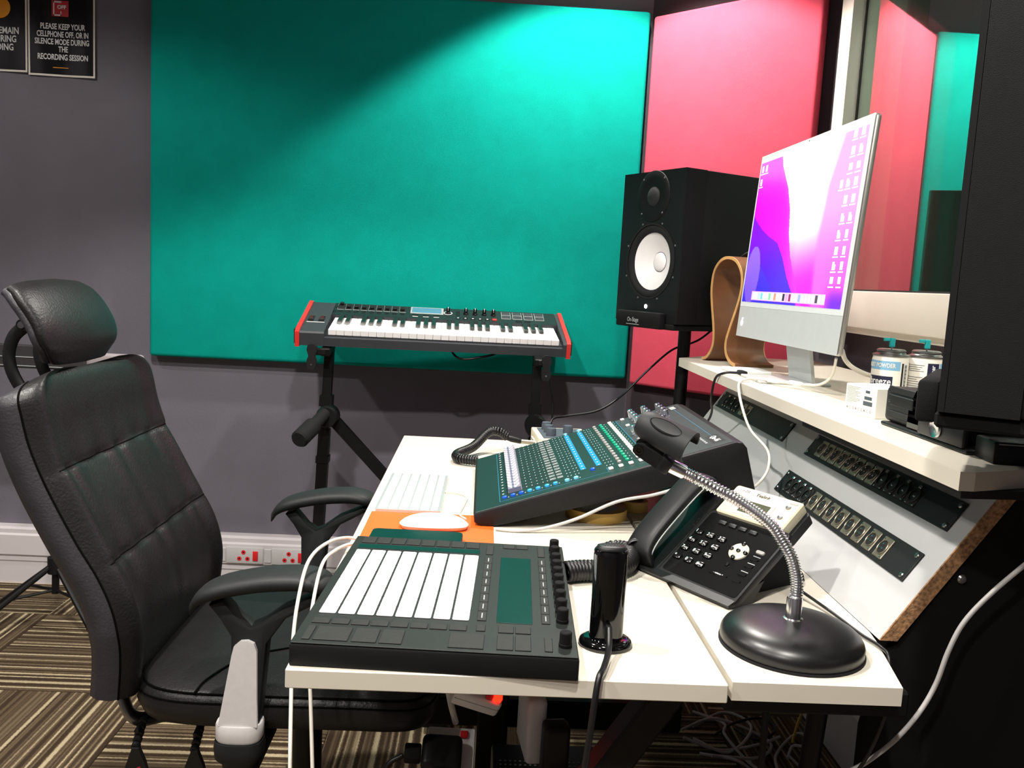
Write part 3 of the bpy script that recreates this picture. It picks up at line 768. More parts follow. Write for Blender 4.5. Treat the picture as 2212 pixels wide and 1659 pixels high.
# rows run in depth; the space-bar row is the first row on the left
for r, (x, w, n) in enumerate(rows_):
    lens = [1]*n
    if r == 0: lens = [1, 1, 1, 1.2, 5, 1.2, 1, 1, 1, 1]
    elif r == 1: lens = [2.2]+[1]*10+[2.2]
    elif r == 2: lens = [1.8]+[1]*11+[1.6]
    tot = sum(lens); u = (.271-.0)/tot; y = .004
    for L in lens:
        link('key', key(w-.0025, L*u-.0028), kb, TR(x+w/2, .275-(y+L*u/2)+.0040, .0055)); y += L*u
ms = thing('computer_mouse', (-.062, 1.387, D+.0012), .06, 'smooth white computer mouse on the orange paper', 'mouse')
rings = []
for i in range(17):
    t = -1+2*i/16; x = t*.0565; w = .0285*(max(0, 1-abs(t)**3.2))**.42*(.93+.07*(1-t*t)); h = .0165*(max(0, 1-abs(t)**2.3))**.75+.0045
    rings.append([V(x, math.cos(a)*max(w, .006), .0065+max(0, math.sin(a))**.85*(h-.0045)) for a in [PI*k/14 for k in range(15)]])
link('top_shell', MB().loft(rings, closed=False, caps=False).mesh('top_shell', 'apple_white', 80), ms)
link('base', MB().loft([[V(x_*(.0555-k), y_*(.0270-k), z) for x_, y_ in [(math.copysign(abs(math.cos(a))**.55, math.cos(a)), math.copysign(abs(math.sin(a))**.55, math.sin(a))) for a in [2*PI*q/36 for q in range(36)]]] for z, k in ((0, .004), (.002, .0015), (.0068, 0))]).mesh('base', 'apple_silver', 50), ms)
solo(MB().box((-.175, 1.173, D+.0001), (.0365, 1.470, D+.0009)), 'paper_sheet', 'orange_paper', 'bright orange sheet of paper lying on the desk', 'paper', smooth=0)
sp_ = thing('smartphone', (-.085, 1.288, D+.0010), -.03, 'dark glossy slab phone lying behind the pad controller', 'phone')
link('case', MB().rbox((-.071, -.040, 0), (.071, .040, .0105), .009, 3, vertical=True).mesh('case', 'black_plastic'), sp_)
link('glass', MB().rbox((-.0705, -.0395, .0106), (.0705, .0395, .0122), .0088, 3, vertical=True).mesh('glass', 'push_screen'), sp_)

# ================================================================== USB HUB TOWER
hub = thing('usb_hub', (.161, .950, D), 0, 'glossy black upright hub tower on an oval foot beside the knobs', 'usb hub')
def oval(rx, ry, z, n=28, p=.8): return [V(math.copysign(abs(math.cos(a))**p, math.cos(a))*rx, math.copysign(abs(math.sin(a))**p, math.sin(a))*ry, z) for a in [2*PI*k/n for k in range(n)]]
link('foot', MB().loft([oval(.0305, .0275, 0, p=1), oval(.0315, .0285, .003, p=1), oval(.0295, .0265, .0075, p=1), oval(.024, .020, .010, p=1)]).mesh('foot', 'black_gloss', 60), hub)
link('tower', MB().loft([oval(.0195, .0135, .0095), oval(.0192, .0135, .06), oval(.0200, .0140, .108), oval(.0200, .0140, .112), oval(.0185, .0128, .1145)]).mesh('tower', 'black_gloss', 60), hub)
link('cap', MB().loft([oval(.0175, .0120, .1146), oval(.0165, .0112, .1175), oval(.014, .009, .1185)]).mesh('cap', 'black_plastic', 60), hub)
for k in range(6): link('vent_slot', MB().box((-.0085+k*.0032, -.0035, .1184), (-.0072+k*.0032, .0045, .1188)).mesh('vent_slot', 'gasket', 0), hub)
link('plug', MB().rbox((-.0035, -.021, .010), (.0035, -.0125, .030), .002, 2).mesh('plug', 'black_plastic'), hub)
cable('hub_cable', [(.161, .928, D+.028), (.158, .905, D+.014), (.148, .870, D+.009), (.139, .848, D+.002), (.132, .838, D-.06), (.123, .842, D-.16), (.108, .85, D-.27), (.10, .9, D-.45)], .0036, 'cable_black', 'glossy black cable leaving the hub and falling over the desk edge')

# ================================================================== GOOSENECK MICROPHONE STAND
mk = thing('microphone_stand', (.385, .967, D), 0, 'table microphone stand with round black base, chrome gooseneck and empty clip', 'microphone stand', world=True)
bc = (.385, .967, D)
part(MB().lathe([(0, 0), (.080, 0), (.0825, .003), (.0825, .011), (.0815, .0145), (.0790, .0185), (.0745, .0225), (.068, .0262), (.058, .0290), (.044, .0312), (.03, .0325), (.012, .0332), (0, .0333)], 64, bc), 'base', 'base_black', mk, 40)
part(MB().lathe([(.079, -.0005), (.0838, -.0005), (.0838, .0025), (.079, .0025)], 56, bc), 'rubber_ring', 'rubber', mk, 40)
part(MB().lathe([(0, .032), (.012, .032), (.0115, .034), (.0092, .035), (.0092, .058), (.0085, .060), (0, .060)], 20, bc), 'ferrule', 'chrome', mk, 40)
NECK = [(.3860, .967, .7750), (.3881, .9722, .7915), (.3864, .9775, .8076), (.3815, .9828, .8236), (.3721, .988, .8396), (.361, .9932, .8547), (.3474, .9985, .8661), (.3321, 1.0038, .8758), (.3149, 1.009, .8854), (.2941, 1.0143, .8941), (.2693, 1.0195, .9054), (.2530, 1.0230, .9120)]
NP = catmull(NECK, 22)
part(MB().tube(NP, [.0071+.0009*math.sin(i*2*PI/4) for i in range(len(NP))], 16), 'gooseneck', 'chrome', mk, 80)
nd = (NP[-1]-NP[-4]).normalized()
part(MB().tube([NP[-1]-nd*.004, NP[-1]-nd*.002, NP[-1]+nd*.020, NP[-1]+nd*.021], [.0080, .0088, .0088, .0075], 18), 'end_ferrule', 'chrome', mk, 50)
# swivel bracket and clip
e0 = NP[-1]+nd*.018; pv = V(.2030, 1.036, .9372); ax = (pv-e0).normalized()
Tk = frame(e0, ax, V(0, .25, -1)); bl_ = (pv-e0).length
part(MB().rbox((-.004, -.0105, -.0105), (.012, .0105, .0105), .003, 2, 0, Tk), 'bracket_socket', 'black_plastic', mk)
q = [(.006, -.009), (bl_, -.0085), (bl_+.006, -.006), (bl_+.0085, 0), (bl_+.006, .006), (bl_, .0085), (.006, .009)]
brk = part(MB().prism(q, .0065, .0098, 'z', 0, Tk).prism(q, -.0098, -.0065, 'z', 0, Tk), 'swivel_bracket', 'black_plastic', mk, 40)
part(MB().lathe([(.003, .0098), (.0052, .0098), (.0052, .0115), (.003, .0115)], 14, (bl_, 0, 0), T=Tk).lathe([(0, .0098), (.0024, .0098), (.0024, .0108), (0, .0108)], 6, (bl_, 0, 0), T=Tk), 'swivel_bolt', 'black_gloss', brk, 40)
A, B = V(.2035, 1.052, .9660), V(.2580, 1.012, .9430)
ca = (B-A).normalized(); s0_ = ca.cross(V(0, 0, 1)).normalized(); u0_ = s0_.cross(ca); ra = math.radians(42)
upv = u0_*math.cos(ra)+s0_*math.sin(ra); side = s0_*math.cos(ra)-u0_*math.sin(ra)
rings = []
for i in range(15):
    t = i/14; c = A.lerp(B, t); r = .0165+.0025*t
    if t < .2: r *= (1-(1-t/.2)**2*.22)
    outer = [c+side*math.cos(a)*r*1.15+upv*(math.sin(a)*r*1.0) for a in [math.radians(-38+256*k/18) for k in range(19)]]
    inner = [c+side*math.cos(a)*(r-.003)*1.15+upv*(math.sin(a)*(r-.003)) for a in [math.radians(-38+256*k/18) for k in range(19)]][::-1]
    rings.append(outer+inner)
cl = part(MB().loft(rings), 'clip_sleeve', 'black_soft', mk, 50)
tc_ = A.lerp(B, .52); To = frame(tc_+upv*.0172, ca, -side)
part(MB().loft([[To @ V(math.cos(a)*x, math.sin(a)*y, z) for a in [2*PI*k/28 for k in range(28)]] for x, y, z in ((.0225, .0095, -.004), (.0225, .0095, .0006), (.0212, .0082, .0016), (.0205, .0075, .0010), (.012, .004, .0012))]), 'clip_badge', 'black_plastic', cl, 40)
part(MB().rbox((-.006, -.006, .012), (.010, .006, .024), .002, 1, 0, frame(tc_, ca, side)), 'clip_tongue', 'black_plastic', cl)
part(MB().tube([tc_-upv*.019, pv], .0055, 8), 'clip_stem', 'black_plastic', cl, 60)

# ================================================================== DESK PHONE
PA = math.radians(-57)
ph = thing('desk_phone', (.258, 1.268, D), PA, 'black office desk phone with handset and beige display bezel', 'telephone')
tl = math.radians(36)
# key plane: local x = s, along the slope = t
TP = Matrix.Translation((0, 0, .030)) @ Matrix.Rotation(tl, 4, 'X')
def PP(s, t, h=0.): return TP @ V(s/1000, t/1000, h/1000)
def q4(s0, t0, s1, t1, h): return [PP(s0, t0, h), PP(s1, t0, h), PP(s1, t1, h), PP(s0, t1, h)]
def rr(s0, t0, s1, t1, r, h, n=4):
    pts = []
    for (cx, cy, a0) in ((s1-r, t1-r, 0), (s0+r, t1-r, 90), (s0+r, t0+r, 180), (s1-r, t0+r, 270)):
        for k in range(n+1):
            a = math.radians(a0+90*k/n); pts.append(PP(cx+r*math.cos(a), cy+r*math.sin(a), h))
    return pts
def cz(r): return [V(p.x, p.y, max(p.z, .0008)) for p in r]
link('body', MB().loft([cz(rr(68, -46, 211, 96, 9, -14)), cz(rr(66, -46, 213, 100, 10, -4)), rr(68, -46, 211, 98, 10, 0)]).mesh('body', 'phone_black', 50), ph)
link('key_plate', MB().loft([rr(72, -30, 207, 92, 5, 0), rr(72, -30, 207, 92, 5, .6)]).mesh('key_plate', 'phone_gloss', 50), ph)
# cradle on the left
link('cradle', MB().loft([cz(rr(0, -44, 67, 132, 16, -14)), cz(rr(-2, -45, 69, 134, 16, -4)), rr(1, -43, 66, 131, 15, 0)]).mesh('cradle', 'phone_black', 50), ph)
# wedge under the slope and rear stand
fr = [PP(2, -44, -12), PP(211, -44, -12)]
st_ = MB(); pr = [(-.030, .0005), (.155, .0005), (.150, .012), (.085, .070), (.06, .058)]
st_.prism([(y, z) for y, z in pr], .030, .185, 'x'); link('stand', st_.mesh('stand', 'black_matte', 30), ph)
fl = MB().loft([[V(.0+.21*x, y, z) for x in (0, 1) for y, z in ()] or [V(.004, -.036, .0), V(.208, -.036, .0), V(.208, .012, .0), V(.004, .012, .0)], [V(.002, -.040, .006), V(.210, -.040, .006), V(.210, .03, .030), V(.002, .03, .030)]])
link('front_foot', fl.mesh('front_foot', 'phone_black', 30), ph)
# display hood
link('display_bezel', MB().loft([rr(80, 92, 199, 150, 4, -8), rr(80, 92, 199, 150, 4, 6), rr(82, 94, 197, 148, 4, 8)]).mesh('display_bezel', 'phone_beige', 40), ph)
link('display_back', MB().loft([rr(84, 92, 207, 146, 5, -22), rr(82, 90, 205, 148, 5, -8.2)]).mesh('display_back', 'phone_black', 40), ph)
link('display_frame', MB().loft([rr(108, 97, 166, 130, 2, 8), rr(108, 97, 166, 130, 2, 8.8)]).mesh('display_frame', 'beige', 40), ph)
link('display', MB().loft([rr(114, 102, 160, 125, 1, 8.8), rr(114, 102, 160, 125, 1, 9.2)]).mesh('display', 'lcd_olive', 40), ph)
for (s, t) in ((183, 134), (183, 113)): link('side_button', MB().lathe([(0, 0), (.0042, 0), (.0038, .0018), (0, .0022)], 14, T=TP @ Matrix.Translation((s/1000, t/1000, .008))).mesh('side_button', 'steel'), ph)
link('led_window', MB().loft([rr(180, 141, 193, 145, 1.5, 8), rr(180, 141, 193, 145, 1.5, 8.5)]).mesh('led_window', 'btn_grey'), ph)
nt_ = link('name_sticker', MB().loft([rr(84, 136, 118, 146, 1, 8), rr(84, 136, 118, 146, 1, 8.4)]).mesh('name_sticker', 'paper_white'), ph)
lettering('110 ZEE', .0062, 'ink', nt_, TP @ Matrix.Translation((.101, .141, .0086)), sx=.9)
lettering('Yealink', .0085, 'gasket', ph, TP @ Matrix.Translation((.135, .140, .0083)), sx=1.)
key_me = MB().rbox((-.0072, -.0046, 0), (.0072, .0046, .0028), .0016, 2).mesh('key', 'phone_gloss')
dig = ['1', '2', '3', '4', '5', '6', '7', '8', '9', '*', '0', '#']; sub = ['', 'ABC', 'DEF', 'GHI', 'JKL', 'MNO', 'PQRS', 'TUV', 'WXYZ', '', '', 'SEND']
for i, c in enumerate(dig):
    s, t = (80, 101.5, 123)[i % 3], (50, 33, 16, -2)[i//3]
    k = link('key', key_me, ph, TP @ Matrix.Translation((s/1000, t/1000, .0006)))
    lettering(c, .0078, 'print_white', k, Matrix.Translation((-.0028, 0, .0029)))
    if sub[i]: lettering(sub[i], .0032, 'print_white', k, Matrix.Translation((.0030, -.0008, .0029)))
sm_me = MB().rbox((-.0068, -.0034, 0), (.0068, .0034, .0022), .0012, 2).mesh('soft_key', 'phone_black')
for s in (103, 121.5, 140, 158.5): link('soft_key', sm_me, ph, TP @ Matrix.Translation((s/1000, .0785, .0006)))
nv = link('navigation_pad', MB().lathe([(0, 0), (.0150, 0), (.0145, .0016), (0, .0022)], 30, T=TP @ Matrix.Translation((.161, .041, .0006))).mesh('navigation_pad', 'phone_beige'), ph)
for (a, b) in ((0, 0), (0, 13), (0, -13), (12, 0), (-12, 0)): link('navigation_key', MB().lathe([(0, 0), (.0034, 0), (.0030, .0028), (0, .0034)], 12, T=TP @ Matrix.Translation(((161+a)/1000, (41+b)/1000, .0018))).mesh('navigation_key', 'phone_gloss'), nv)
for i, t in enumerate((51, 37, 23.5, 8, -5)):
    link('function_key', MB().loft([rr(184, t-3.2, 198, t+3.2, 2.6, .6), rr(184.6, t-2.6, 197.4, t+2.6, 2.4, 2.4)]).mesh('function_key', 'btn_grey' if i == 0 else 'phone_gloss', 40), ph)
    if i in (1, 2, 3): link('key_legend', MB().loft([q4(185, t+5.2, 197, t+6.4, .62), q4(185, t+5.2, 197, t+6.4, .70)]).mesh('key_legend', 'print_grey', 0), ph)
link('microphone_key', MB().lathe([(0, 0), (.0036, 0), (.0032, .002), (0, .0024)], 12, T=TP @ Matrix.Translation((.160, .0145, .0006))).mesh('microphone_key', 'phone_gloss'), ph)
link('volume_bar', MB().loft([rr(143, -8, 175, -2, 2.8, .6), rr(143.6, -7.4, 174.4, -2.6, 2.4, 2.2)]).mesh('volume_bar', 'phone_gloss', 40), ph)
lettering('- volume +', .0038, 'print_white', ph, TP @ Matrix.Translation((.160, -.005, .0024)))
# handset: arched bar with two cups
hs = catmull([(33, -38, 4), (33, -30, 17), (33, -5, 27), (33, 40, 31), (33, 90, 32), (33, 120, 29), (33, 140, 14)], 5)
rings = []
nh = len(hs)
for i, p in enumerate(hs):
    t = i/(nh-1); cup = max(math.exp(-((t-.10)/.12)**2), math.exp(-((t-.88)/.13)**2))
    w = 23+5*cup; hh = 10+7*cup
    end = min(1, min(t, 1-t)/.06+.25)
    rings.append([PP(p.x+math.copysign(abs(math.cos(a))**.6, math.cos(a))*w*end**.5, p.y, p.z+math.copysign(abs(math.sin(a))**.7, math.sin(a))*hh*end**.5-cup*5) for a in [2*PI*k/24 for k in range(24)]])
hset = link('handset', MB().loft(rings).mesh('handset', 'phone_black', 60), ph)
link('handset_trim', MB().tube([PP(p.x+24.5, p.y, p.z-1) for p in hs[3:-3]], .0011, 6).mesh('handset_trim', 'print_grey', 60), hset)
for (s, t) in ((60, 60), (62, 66), (58, 54), (63, 58), (57, 64), (61, 72)): link('speaker_hole', MB().lathe([(0, 0), (.0016, 0), (.0014, .0004), (0, .0004)], 8, T=TP @ Matrix.Translation((s/1000, t/1000+.0, .0002))).mesh('speaker_hole', 'gasket'), ph)
# coiled handset cord lying on the desk
PW = ph.matrix_basis.copy(); PW = Matrix.Translation(ph.location) @ Matrix.Rotation(PA, 4, 'Z')
w0 = PW @ PP(33, -46, -6)
cp = [(.134, 1.150, D+.016), (.155, 1.158, D+.016), (.190, 1.165, D+.016), (.222, 1.190, D+.016), (.235, 1.225, D+.022), (.215, 1.245, D+.020), (.195, 1.225, D+.016)]
co = link('handset_cord', MB().tube(coil(cp, .0125, .0030, 36), .0030, 6).mesh('handset_cord', 'cable_black', 60), ph, PW.inverted())
link('cord_lead', MB().tube(catmull([(.195, 1.225, D+.012), (.215, 1.20, D+.02), (.240, 1.225, D+.012), tuple(w0)], 8), .0022, 7).mesh('cord_lead', 'cable_black', 60), co)
lp = [V(.243+.013*math.cos(a), 1.222+.004*a/6, D+.030+.013*math.sin(a)) for a in [2*PI*k/14 for k in range(26)]]
link('cord_loop', MB().tube(lp, .0024, 6).mesh('cord_loop', 'cable_black', 60), co)
cable('phone_lead', [(.455, 1.120, D+.012), (.474, 1.06, D+.006), (.484, 1.0, D+.004), (.492, .962, D+.004), (.490, .935, D-.002), (.487, .925, D-.06), (.47, .95, D-.15), (.43, .99, D-.20), (.40, 1.1, D-.3)], .0021, 'cable_black', 'thin black cable running past the round microphone base and off the worktop')
# ================================================================== DIGITAL MIXER
mx = thing('audio_mixer', (.23, 1.62, D), 0, 'tilted black digital mixing desk with white faders and silver knobs', 'mixer', world=True)
ue = V(.433, 0, .144).normalized(); un_ = V(-ue.z, 0, ue.x)
def MX(u, v, h=0.): return V(.002, 1.405, .740)+ue*(u/1000)+V(0, v/1000, 0)+un_*(h/1000)
TM = frame(MX(0, 0), ue, (0, 1, 0))      # local: x = u, y = v, z = out (metres)
def TMm(u, v, h=0.): return Matrix.Translation(-Vector(mx.location)) @ TM @ Matrix.Translation((u/1000, v/1000, h/1000))
side = [(.002, .7405), (.435, .884), (.447, .883), (.455, .874), (.492, .742), (.486, .735), (.455, .738), (.405, .822), (.040, .7205), (.014, .7202), (.004, .726)]
bm = bmesh.new()
sp = MB().prism(side, 1.405, 1.850, 'y'); vv = [bm.verts.new(v) for v in sp.v]
for f in sp.f: bm.faces.new([vv[i] for i in f])
bmesh.ops.recalc_face_normals(bm, faces=bm.faces)
ed = [e for e in bm.edges if len(e.link_faces) == 2 and abs(e.verts[0].co.y-e.verts[1].co.y) < 1e-6]
bmesh.ops.bevel(bm, geom=ed, offset=.004, segments=2, affect='EDGES', profile=.5)
sp = MB(); sp.bm(bm); part(sp, 'chassis', 'mixer_side', mx, 40)
part(MB().rbox((.004, .006, -.0004), (.3140, .439, .0010), .0006, 1, 0, TM), 'fader_panel', 'mixer_top', mx)
part(MB().rbox((.3142, .006, -.0004), (.4540, .439, .0010), .0006, 1, 0, TM), 'master_panel', 'mixer_grey', mx)
for y in (1.45, 1.805): part(MB().rbox((.40, y-.02, D), (.44, y+.02, .80), .004, 1), 'rear_foot', 'black_matte', mx)
def fl_(poly_uv, m, name, h=1.0, th=.25):
    return part(MB().prism([(u/1000, v/1000) for u, v in poly_uv], h/1000, (h+th)/1000, 'z', 0, TM), name, m, mx, 0)
def rect(u0, v0, u1, v1): return [(u0, v0), (u1, v0), (u1, v1), (u0, v1)]
for r_ in (rect(46.5, 30, 47.3, 432), rect(46.5, 29.3, 240, 30), rect(314, 170, 315, 432), rect(435.4, 66, 436.2, 386), rect(240, 29, 240.8, 62), rect(318, 330, 390, 330.8)): fl_(r_, 'line_blue', 'panel_line')
NCH = 17; v0c, dv = 76., 21.9
fd = MB(); fd.rbox((-.0125, -.0080, .0), (.0125, .0080, .0022), .0008, 1, 0)
fd.prism([(-.0125, .002), (.0125, .002), (.0105, .0125), (.0035, .0088), (-.0035, .0088), (-.0105, .0125)], -.0078, .0078, 'y', 0)
fd.box((-.0036, -.0080, .0086), (-.0, .0080, .0094), 1)
fd.box((-.0115, -.0084, .0004), (.0115, -.0079, .0080), 1)
fdm = fd.mesh('fader', ['fader_white', 'fader_grey'])
fd2 = MB(); fd2.prism([(-.0125, 0), (.0125, 0), (.0105, .0125), (.0035, .0088), (-.0035, .0088), (-.0105, .0125)], -.0080, .0080, 'y', 0); fd2.box((-.0010, -.0082, .0086), (.0010, .0082, .0094), 1)
slot_me = MB().box((-.052, -.0012, 0), (.052, .0012, .0003)).mesh('fader_slot', 'gasket', 0)
bt_round = lambda m: MB().lathe([(0, 0), (.0046, 0), (.0044, .0030), (.003, .0040), (0, .0043)], 14).mesh('button', m)
bt_oval = lambda m: MB().lathe([(0, 0), (.0052, 0), (.0050, .0026), (.003, .0036), (0, .0038)], 14, sx=.75, sy=1.1).mesh('button', m)
bt_sq = lambda m: MB().rbox((-.0042, -.0062, 0), (.0042, .0062, .0034), .0012, 2).mesh('button', m)
bg, bgr, bw = bt_oval('btn_grey'), bt_oval('btn_green'), bt_sq('key_white')
dots = MB(); dashes = MB()
for c in range(NCH):
    v = v0c+dv*c
    link('fader_slot', slot_me, mx, TMm(112, v, 1.0))
    link('fader', fdm, mx, TMm(76, v, 1.0))
    for u, me in ((266, bg), (280.5, bgr), (300.5, bw)): link('button', me, mx, TMm(u, v, 1.0))
    for u in (97, 107, 117, 127, 135): dots.box((u/1000-.0008, v/1000+.006, .0010), (u/1000+.0008, v/1000+.0082, .00125), 0, TM)
    for u in (172, 178, 186, 192, 243, 249, 254): dots.box((u/1000-.0009, v/1000-.001, .0010), (u/1000+.0009, v/1000+.001, .00125), 0, TM)
    for u in (289, 309): dots.box((u/1000-.0009, v/1000+.003, .0010), (u/1000+.0009, v/1000+.005, .00125), 0, TM)
    dashes.box((.052, v/1000-.0014, .0010), (.0555, v/1000+.0014, .00125), 0, TM)
    for k in (0, 7.3, 14.6):
        dashes.box((.140, (v+k)/1000-.0006, .0010), (.1505, (v+k)/1000+.0006, .00125), 0, TM); dashes.box((.1535, (v+k)/1000-.0006, .0010), (.164, (v+k)/1000+.0006, .00125), 0, TM)
tag(part(dots, 'scale_dots', 'print_white', mx, 0), kind='stuff'); tag(part(dashes, 'scale_dashes', 'print_white', mx, 0), kind='stuff')
for u in (202.5, 231.5):
    s_ = fl_(rect(u-5, 94, u+5, 424), 'strip_blue', 'channel_strip')
    sq = MB()
    for c in range(16): sq.box((u/1000-.0013, (v0c+dv*c+22)/1000-.0016, .0013), (u/1000+.0013, (v0c+dv*c+22)/1000+.0016, .0016), 0, TM)
    tag(part(sq, 'strip_marks', 'print_white', s_, 0), kind='stuff')
    link('button', bt_oval('btn_pale'), mx, TMm(u, 434, 1.0))
for u, m in ((56, 'btn_blue'), (71, 'btn_blue'), (86, 'btn_blue'), (101, 'btn_cyan'), (116, 'btn_cyan'), (132, 'btn_cyan'), (147, 'btn_cyan'), (168, 'btn_pale'), (184, 'btn_pale')):
    link('button', bt_round(m), mx, TMm(u, 46, 1.0))
    fl_(rect(u+6, 45, u+7.6, 47.5), 'print_white', 'button_mark')
link('button', bt_round('btn_blue'), mx, TMm(217, 72, 1.0))
for u in (246, 264, 282, 300): link('button', bw, mx, TMm(u, 44, 1.0))
for u, v in ((329, 425), (329, 352)): link('button', bw, mx, TMm(u, v, 1.0))
kn = MB().lathe([(0, 0), (.0074, 0), (.0070, .003), (.0064, .0035), (.0058, .0175), (.0050, .0185), (0, .0185)], 18)
kn.box((-.0008, -.0072, .002), (.0008, -.0050, .0188), 1); knm = kn.mesh('knob', ['chrome', 'fader_grey'])
for u, v in ((350, 425), (350, 395), (350, 366), (350, 335), (350, 304), (328, 262), (379, 425), (379, 397), (379, 368), (379, 339), (379, 312), (408, 412), (408, 384), (408, 356), (408, 328), (393, 284)): link('knob', knm, mx, TMm(u, v, 1.0))
fl_(rect(334, 120, 404, 250), 'gasket', 'screen_bezel'); fl_(rect(339, 128, 399, 240), 'lcd_blue', 'touch_screen', 1.25)
link('button', bt_round('switch_red'), mx, TMm(326, 190, 1.0)); link('button', bg, mx, TMm(326, 206, 1.0)); link('button', bgr, mx, TMm(408, 104, 1.0))
fl_(rect(406, 112, 410, 190), 'gasket', 'fader_slot')
for k in range(6): fl_(rect(414, 40+k*11, 418, 47+k*11), 'print_grey', 'panel_mark')
lg = fl_(rect(424, 28, 446, 84), 'gasket', 'logo_plate'); Tl = lambda u, v: Matrix.Translation(-Vector(mx.location)) @ TM @ Matrix.Translation((u/1000, v/1000, .0014)) @ Matrix.Rotation(-PI/2, 4, 'Z')
lettering('Qu-16', .015, 'print_white', lg, Tl(435, 56), bold=.0003)
lg2 = fl_(rect(426, 385, 447, 425), 'gasket', 'logo_plate'); part(MB().box((.431, .390, .0013), (.442, .420, .0015), 0, TM), 'logo_print', 'print_grey', lg2, 0)
# ------------------------------------------------------------------ tape roll below the mixer
tp = thing('tape_roll', (.222, 1.505, D), 0, 'roll of yellow masking tape under the raised mixer', 'tape')
link('tape', MB().lathe([(.040, 0), (.055, 0), (.055, .018), (.040, .018), (.040, 0)], 40).mesh('tape', 'tape_yellow'), tp)
link('core', MB().lathe([(.0375, .0003), (.0399, .0003), (.0399, .0177), (.0375, .0177), (.0375, .0003)], 40).mesh('core', 'paper_white'), tp)
tp2 = thing('tape_roll', (.300, 1.56, D), 0, 'small roll of clear yellow tape behind the larger tape roll', 'tape')
link('tape', MB().lathe([(.018, 0), (.026, 0), (.026, .019), (.018, .019), (.018, 0)], 32).mesh('tape', 'tape_yellow'), tp2)
# ------------------------------------------------------------------ beige headphone amplifier behind the mixer
ha = thing('headphone_amplifier', (.205, 2.085, D), .06, 'small beige amplifier box with grey knobs behind the mixer', 'amplifier')
link('case', MB().rbox((-.062, -.085, .0), (.068, .075, .046), .003, 2).mesh('case', 'beige'), ha)
link('face', MB().rbox((-.050, -.080, .0461), (.056, .060, .0475), .001, 1).mesh('face', 'grey_blue'), ha)
for (x, y) in ((-.028, -.045), (-.028, .0), (-.028, .042), (.02, .0)): link('knob', MB().lathe([(0, .0475), (.0125, .0475), (.0120, .060), (.0105, .0655), (0, .066)], 20, (x, y, 0)).mesh('knob', 'grey_blue'), ha)
for k in range(4): link('jack', MB().lathe([(.003, 0), (.005, 0), (.005, .004), (.003, .004), (.003, 0)], 12, T=frame((-.062, -.05+k*.026, .026), (0, 1, 0), (0, 0, 1)).to_4x4() @ Matrix.Rotation(PI, 4, 'X')).mesh('jack', 'chrome'), ha)
# coiled headphone lead plugged into it
hc = thing('coiled_cable', (.03, 1.98, D), 0, 'thick black coiled cable plugged into the beige amplifier', 'cable', world=True)
hp_ = [(.005, 1.868, D+.014), (-.035, 1.885, D+.014), (-.040, 1.93, D+.014), (-.005, 1.985, D+.022), (.03, 2.03, D+.050), (.055, 2.03, D+.052), (.075, 2.03, D+.040)]
part(MB().tube(coil(hp_, .0085, .003, 46), .0030, 6), 'coil', 'cable_black', hc, 60)
part(MB().tube([(.070, 2.03, D+.040), (.085, 2.03, D+.036), (.108, 2.03, D+.031)], [.006, .0075, .0062], 10), 'plug_boot', 'black_plastic', hc, 60)
part(MB().cyl((.108, 2.03, D+.031), (.142, 2.032, D+.029), .0052, n=10), 'plug', 'nickel', hc)

# ================================================================== SYNTH KEYBOARD ON ITS STAND
TK = Matrix.Translation((-.553, 2.584, .907)) @ Matrix.Rotation(.044, 4, 'Z') @ Matrix.Rotation(math.radians(10), 4, 'X')
sy = thing('synthesizer_keyboard', (0, 0, 0), 0, 'black piano-style controller keyboard with red end caps on a stand', 'keyboard'); sy.matrix_world = TK
prof = [(0, 0), (.29, 0), (.29, .066), (.283, .0722), (.1825, .0560), (.1825, .030), (.020, .030), (.020, .026), (.0, .026)]
link('body', MB().prism(prof, .085, .805, 'x').mesh('body', 'synth_body', 20), sy)
lp_ = [(0, 0), (.29, 0), (.29, .066), (.283, .0722), (.15, .058), (.020, .045), (.004, .043), (0, .038)]
link('left_block', MB().prism(lp_, .013, .0848, 'x').mesh('left_block', 'synth_body', 20), sy)
link('right_block', MB().prism(lp_, .8052, .816, 'x').mesh('right_block', 'synth_body', 20), sy)
rd = [(-.003, -.004), (.06, -.004), (.06, .0), (.293, .0), (.293, .069), (.284, .0765), (.15, .062), (.018, .049), (-.003, .042)]
for x0, x1 in ((.0, .0128), (.8162, .829)): link('end_cap', MB().prism(rd, x0, x1, 'x').mesh('end_cap', 'synth_red', 20), sy)
for x0, x1 in ((-.004, -.0002), (.8292, .833)):
    gr = MB()
    for k in range(8): gr.box((x0, .006+k*.008, .004), (x1, .010+k*.008, .046))
    tag(link('side_grille', gr.mesh('side_grille', 'gasket', 0), sy), kind='stuff')
link('top_panel', MB().prism([(.1835, .0564), (.282, .0724), (.2825, .0729), (.1835, .0570)], .0855, .8045, 'x').mesh('top_panel', 'synth_panel', 0), sy)
wk = .7005/29
wme = MB().rbox((.0004, .006, .0), (wk-.0004, .168, .0176), .0012, 1).mesh('white_key', 'key_white')
kroot = sy
for i in range(29): link('white_key', wme, sy, TR(.0945+i*wk, .0125, .0302))
bme = MB(); bme.prism([(.078, 0), (.168, 0), (.168, .0105), (.086, .0100), (.0795, .0030)], -.0065, .0065, 'x'); bme = bme.mesh('black_key', 'key_black', 30)
for i in range(28):
    if i % 7 in (0, 1, 3, 4, 5): link('black_key', bme, sy, TR(.0945+(i+1)*wk, .0125, .0479))
def pan(x, t, h=0.): return V(x, .1835+(.282-.1835)*t, .0570+(.0729-.0570)*t+h)
TPn = lambda x, t: frame(pan(x, t), (1, 0, 0), V(0, .0985, .0159))
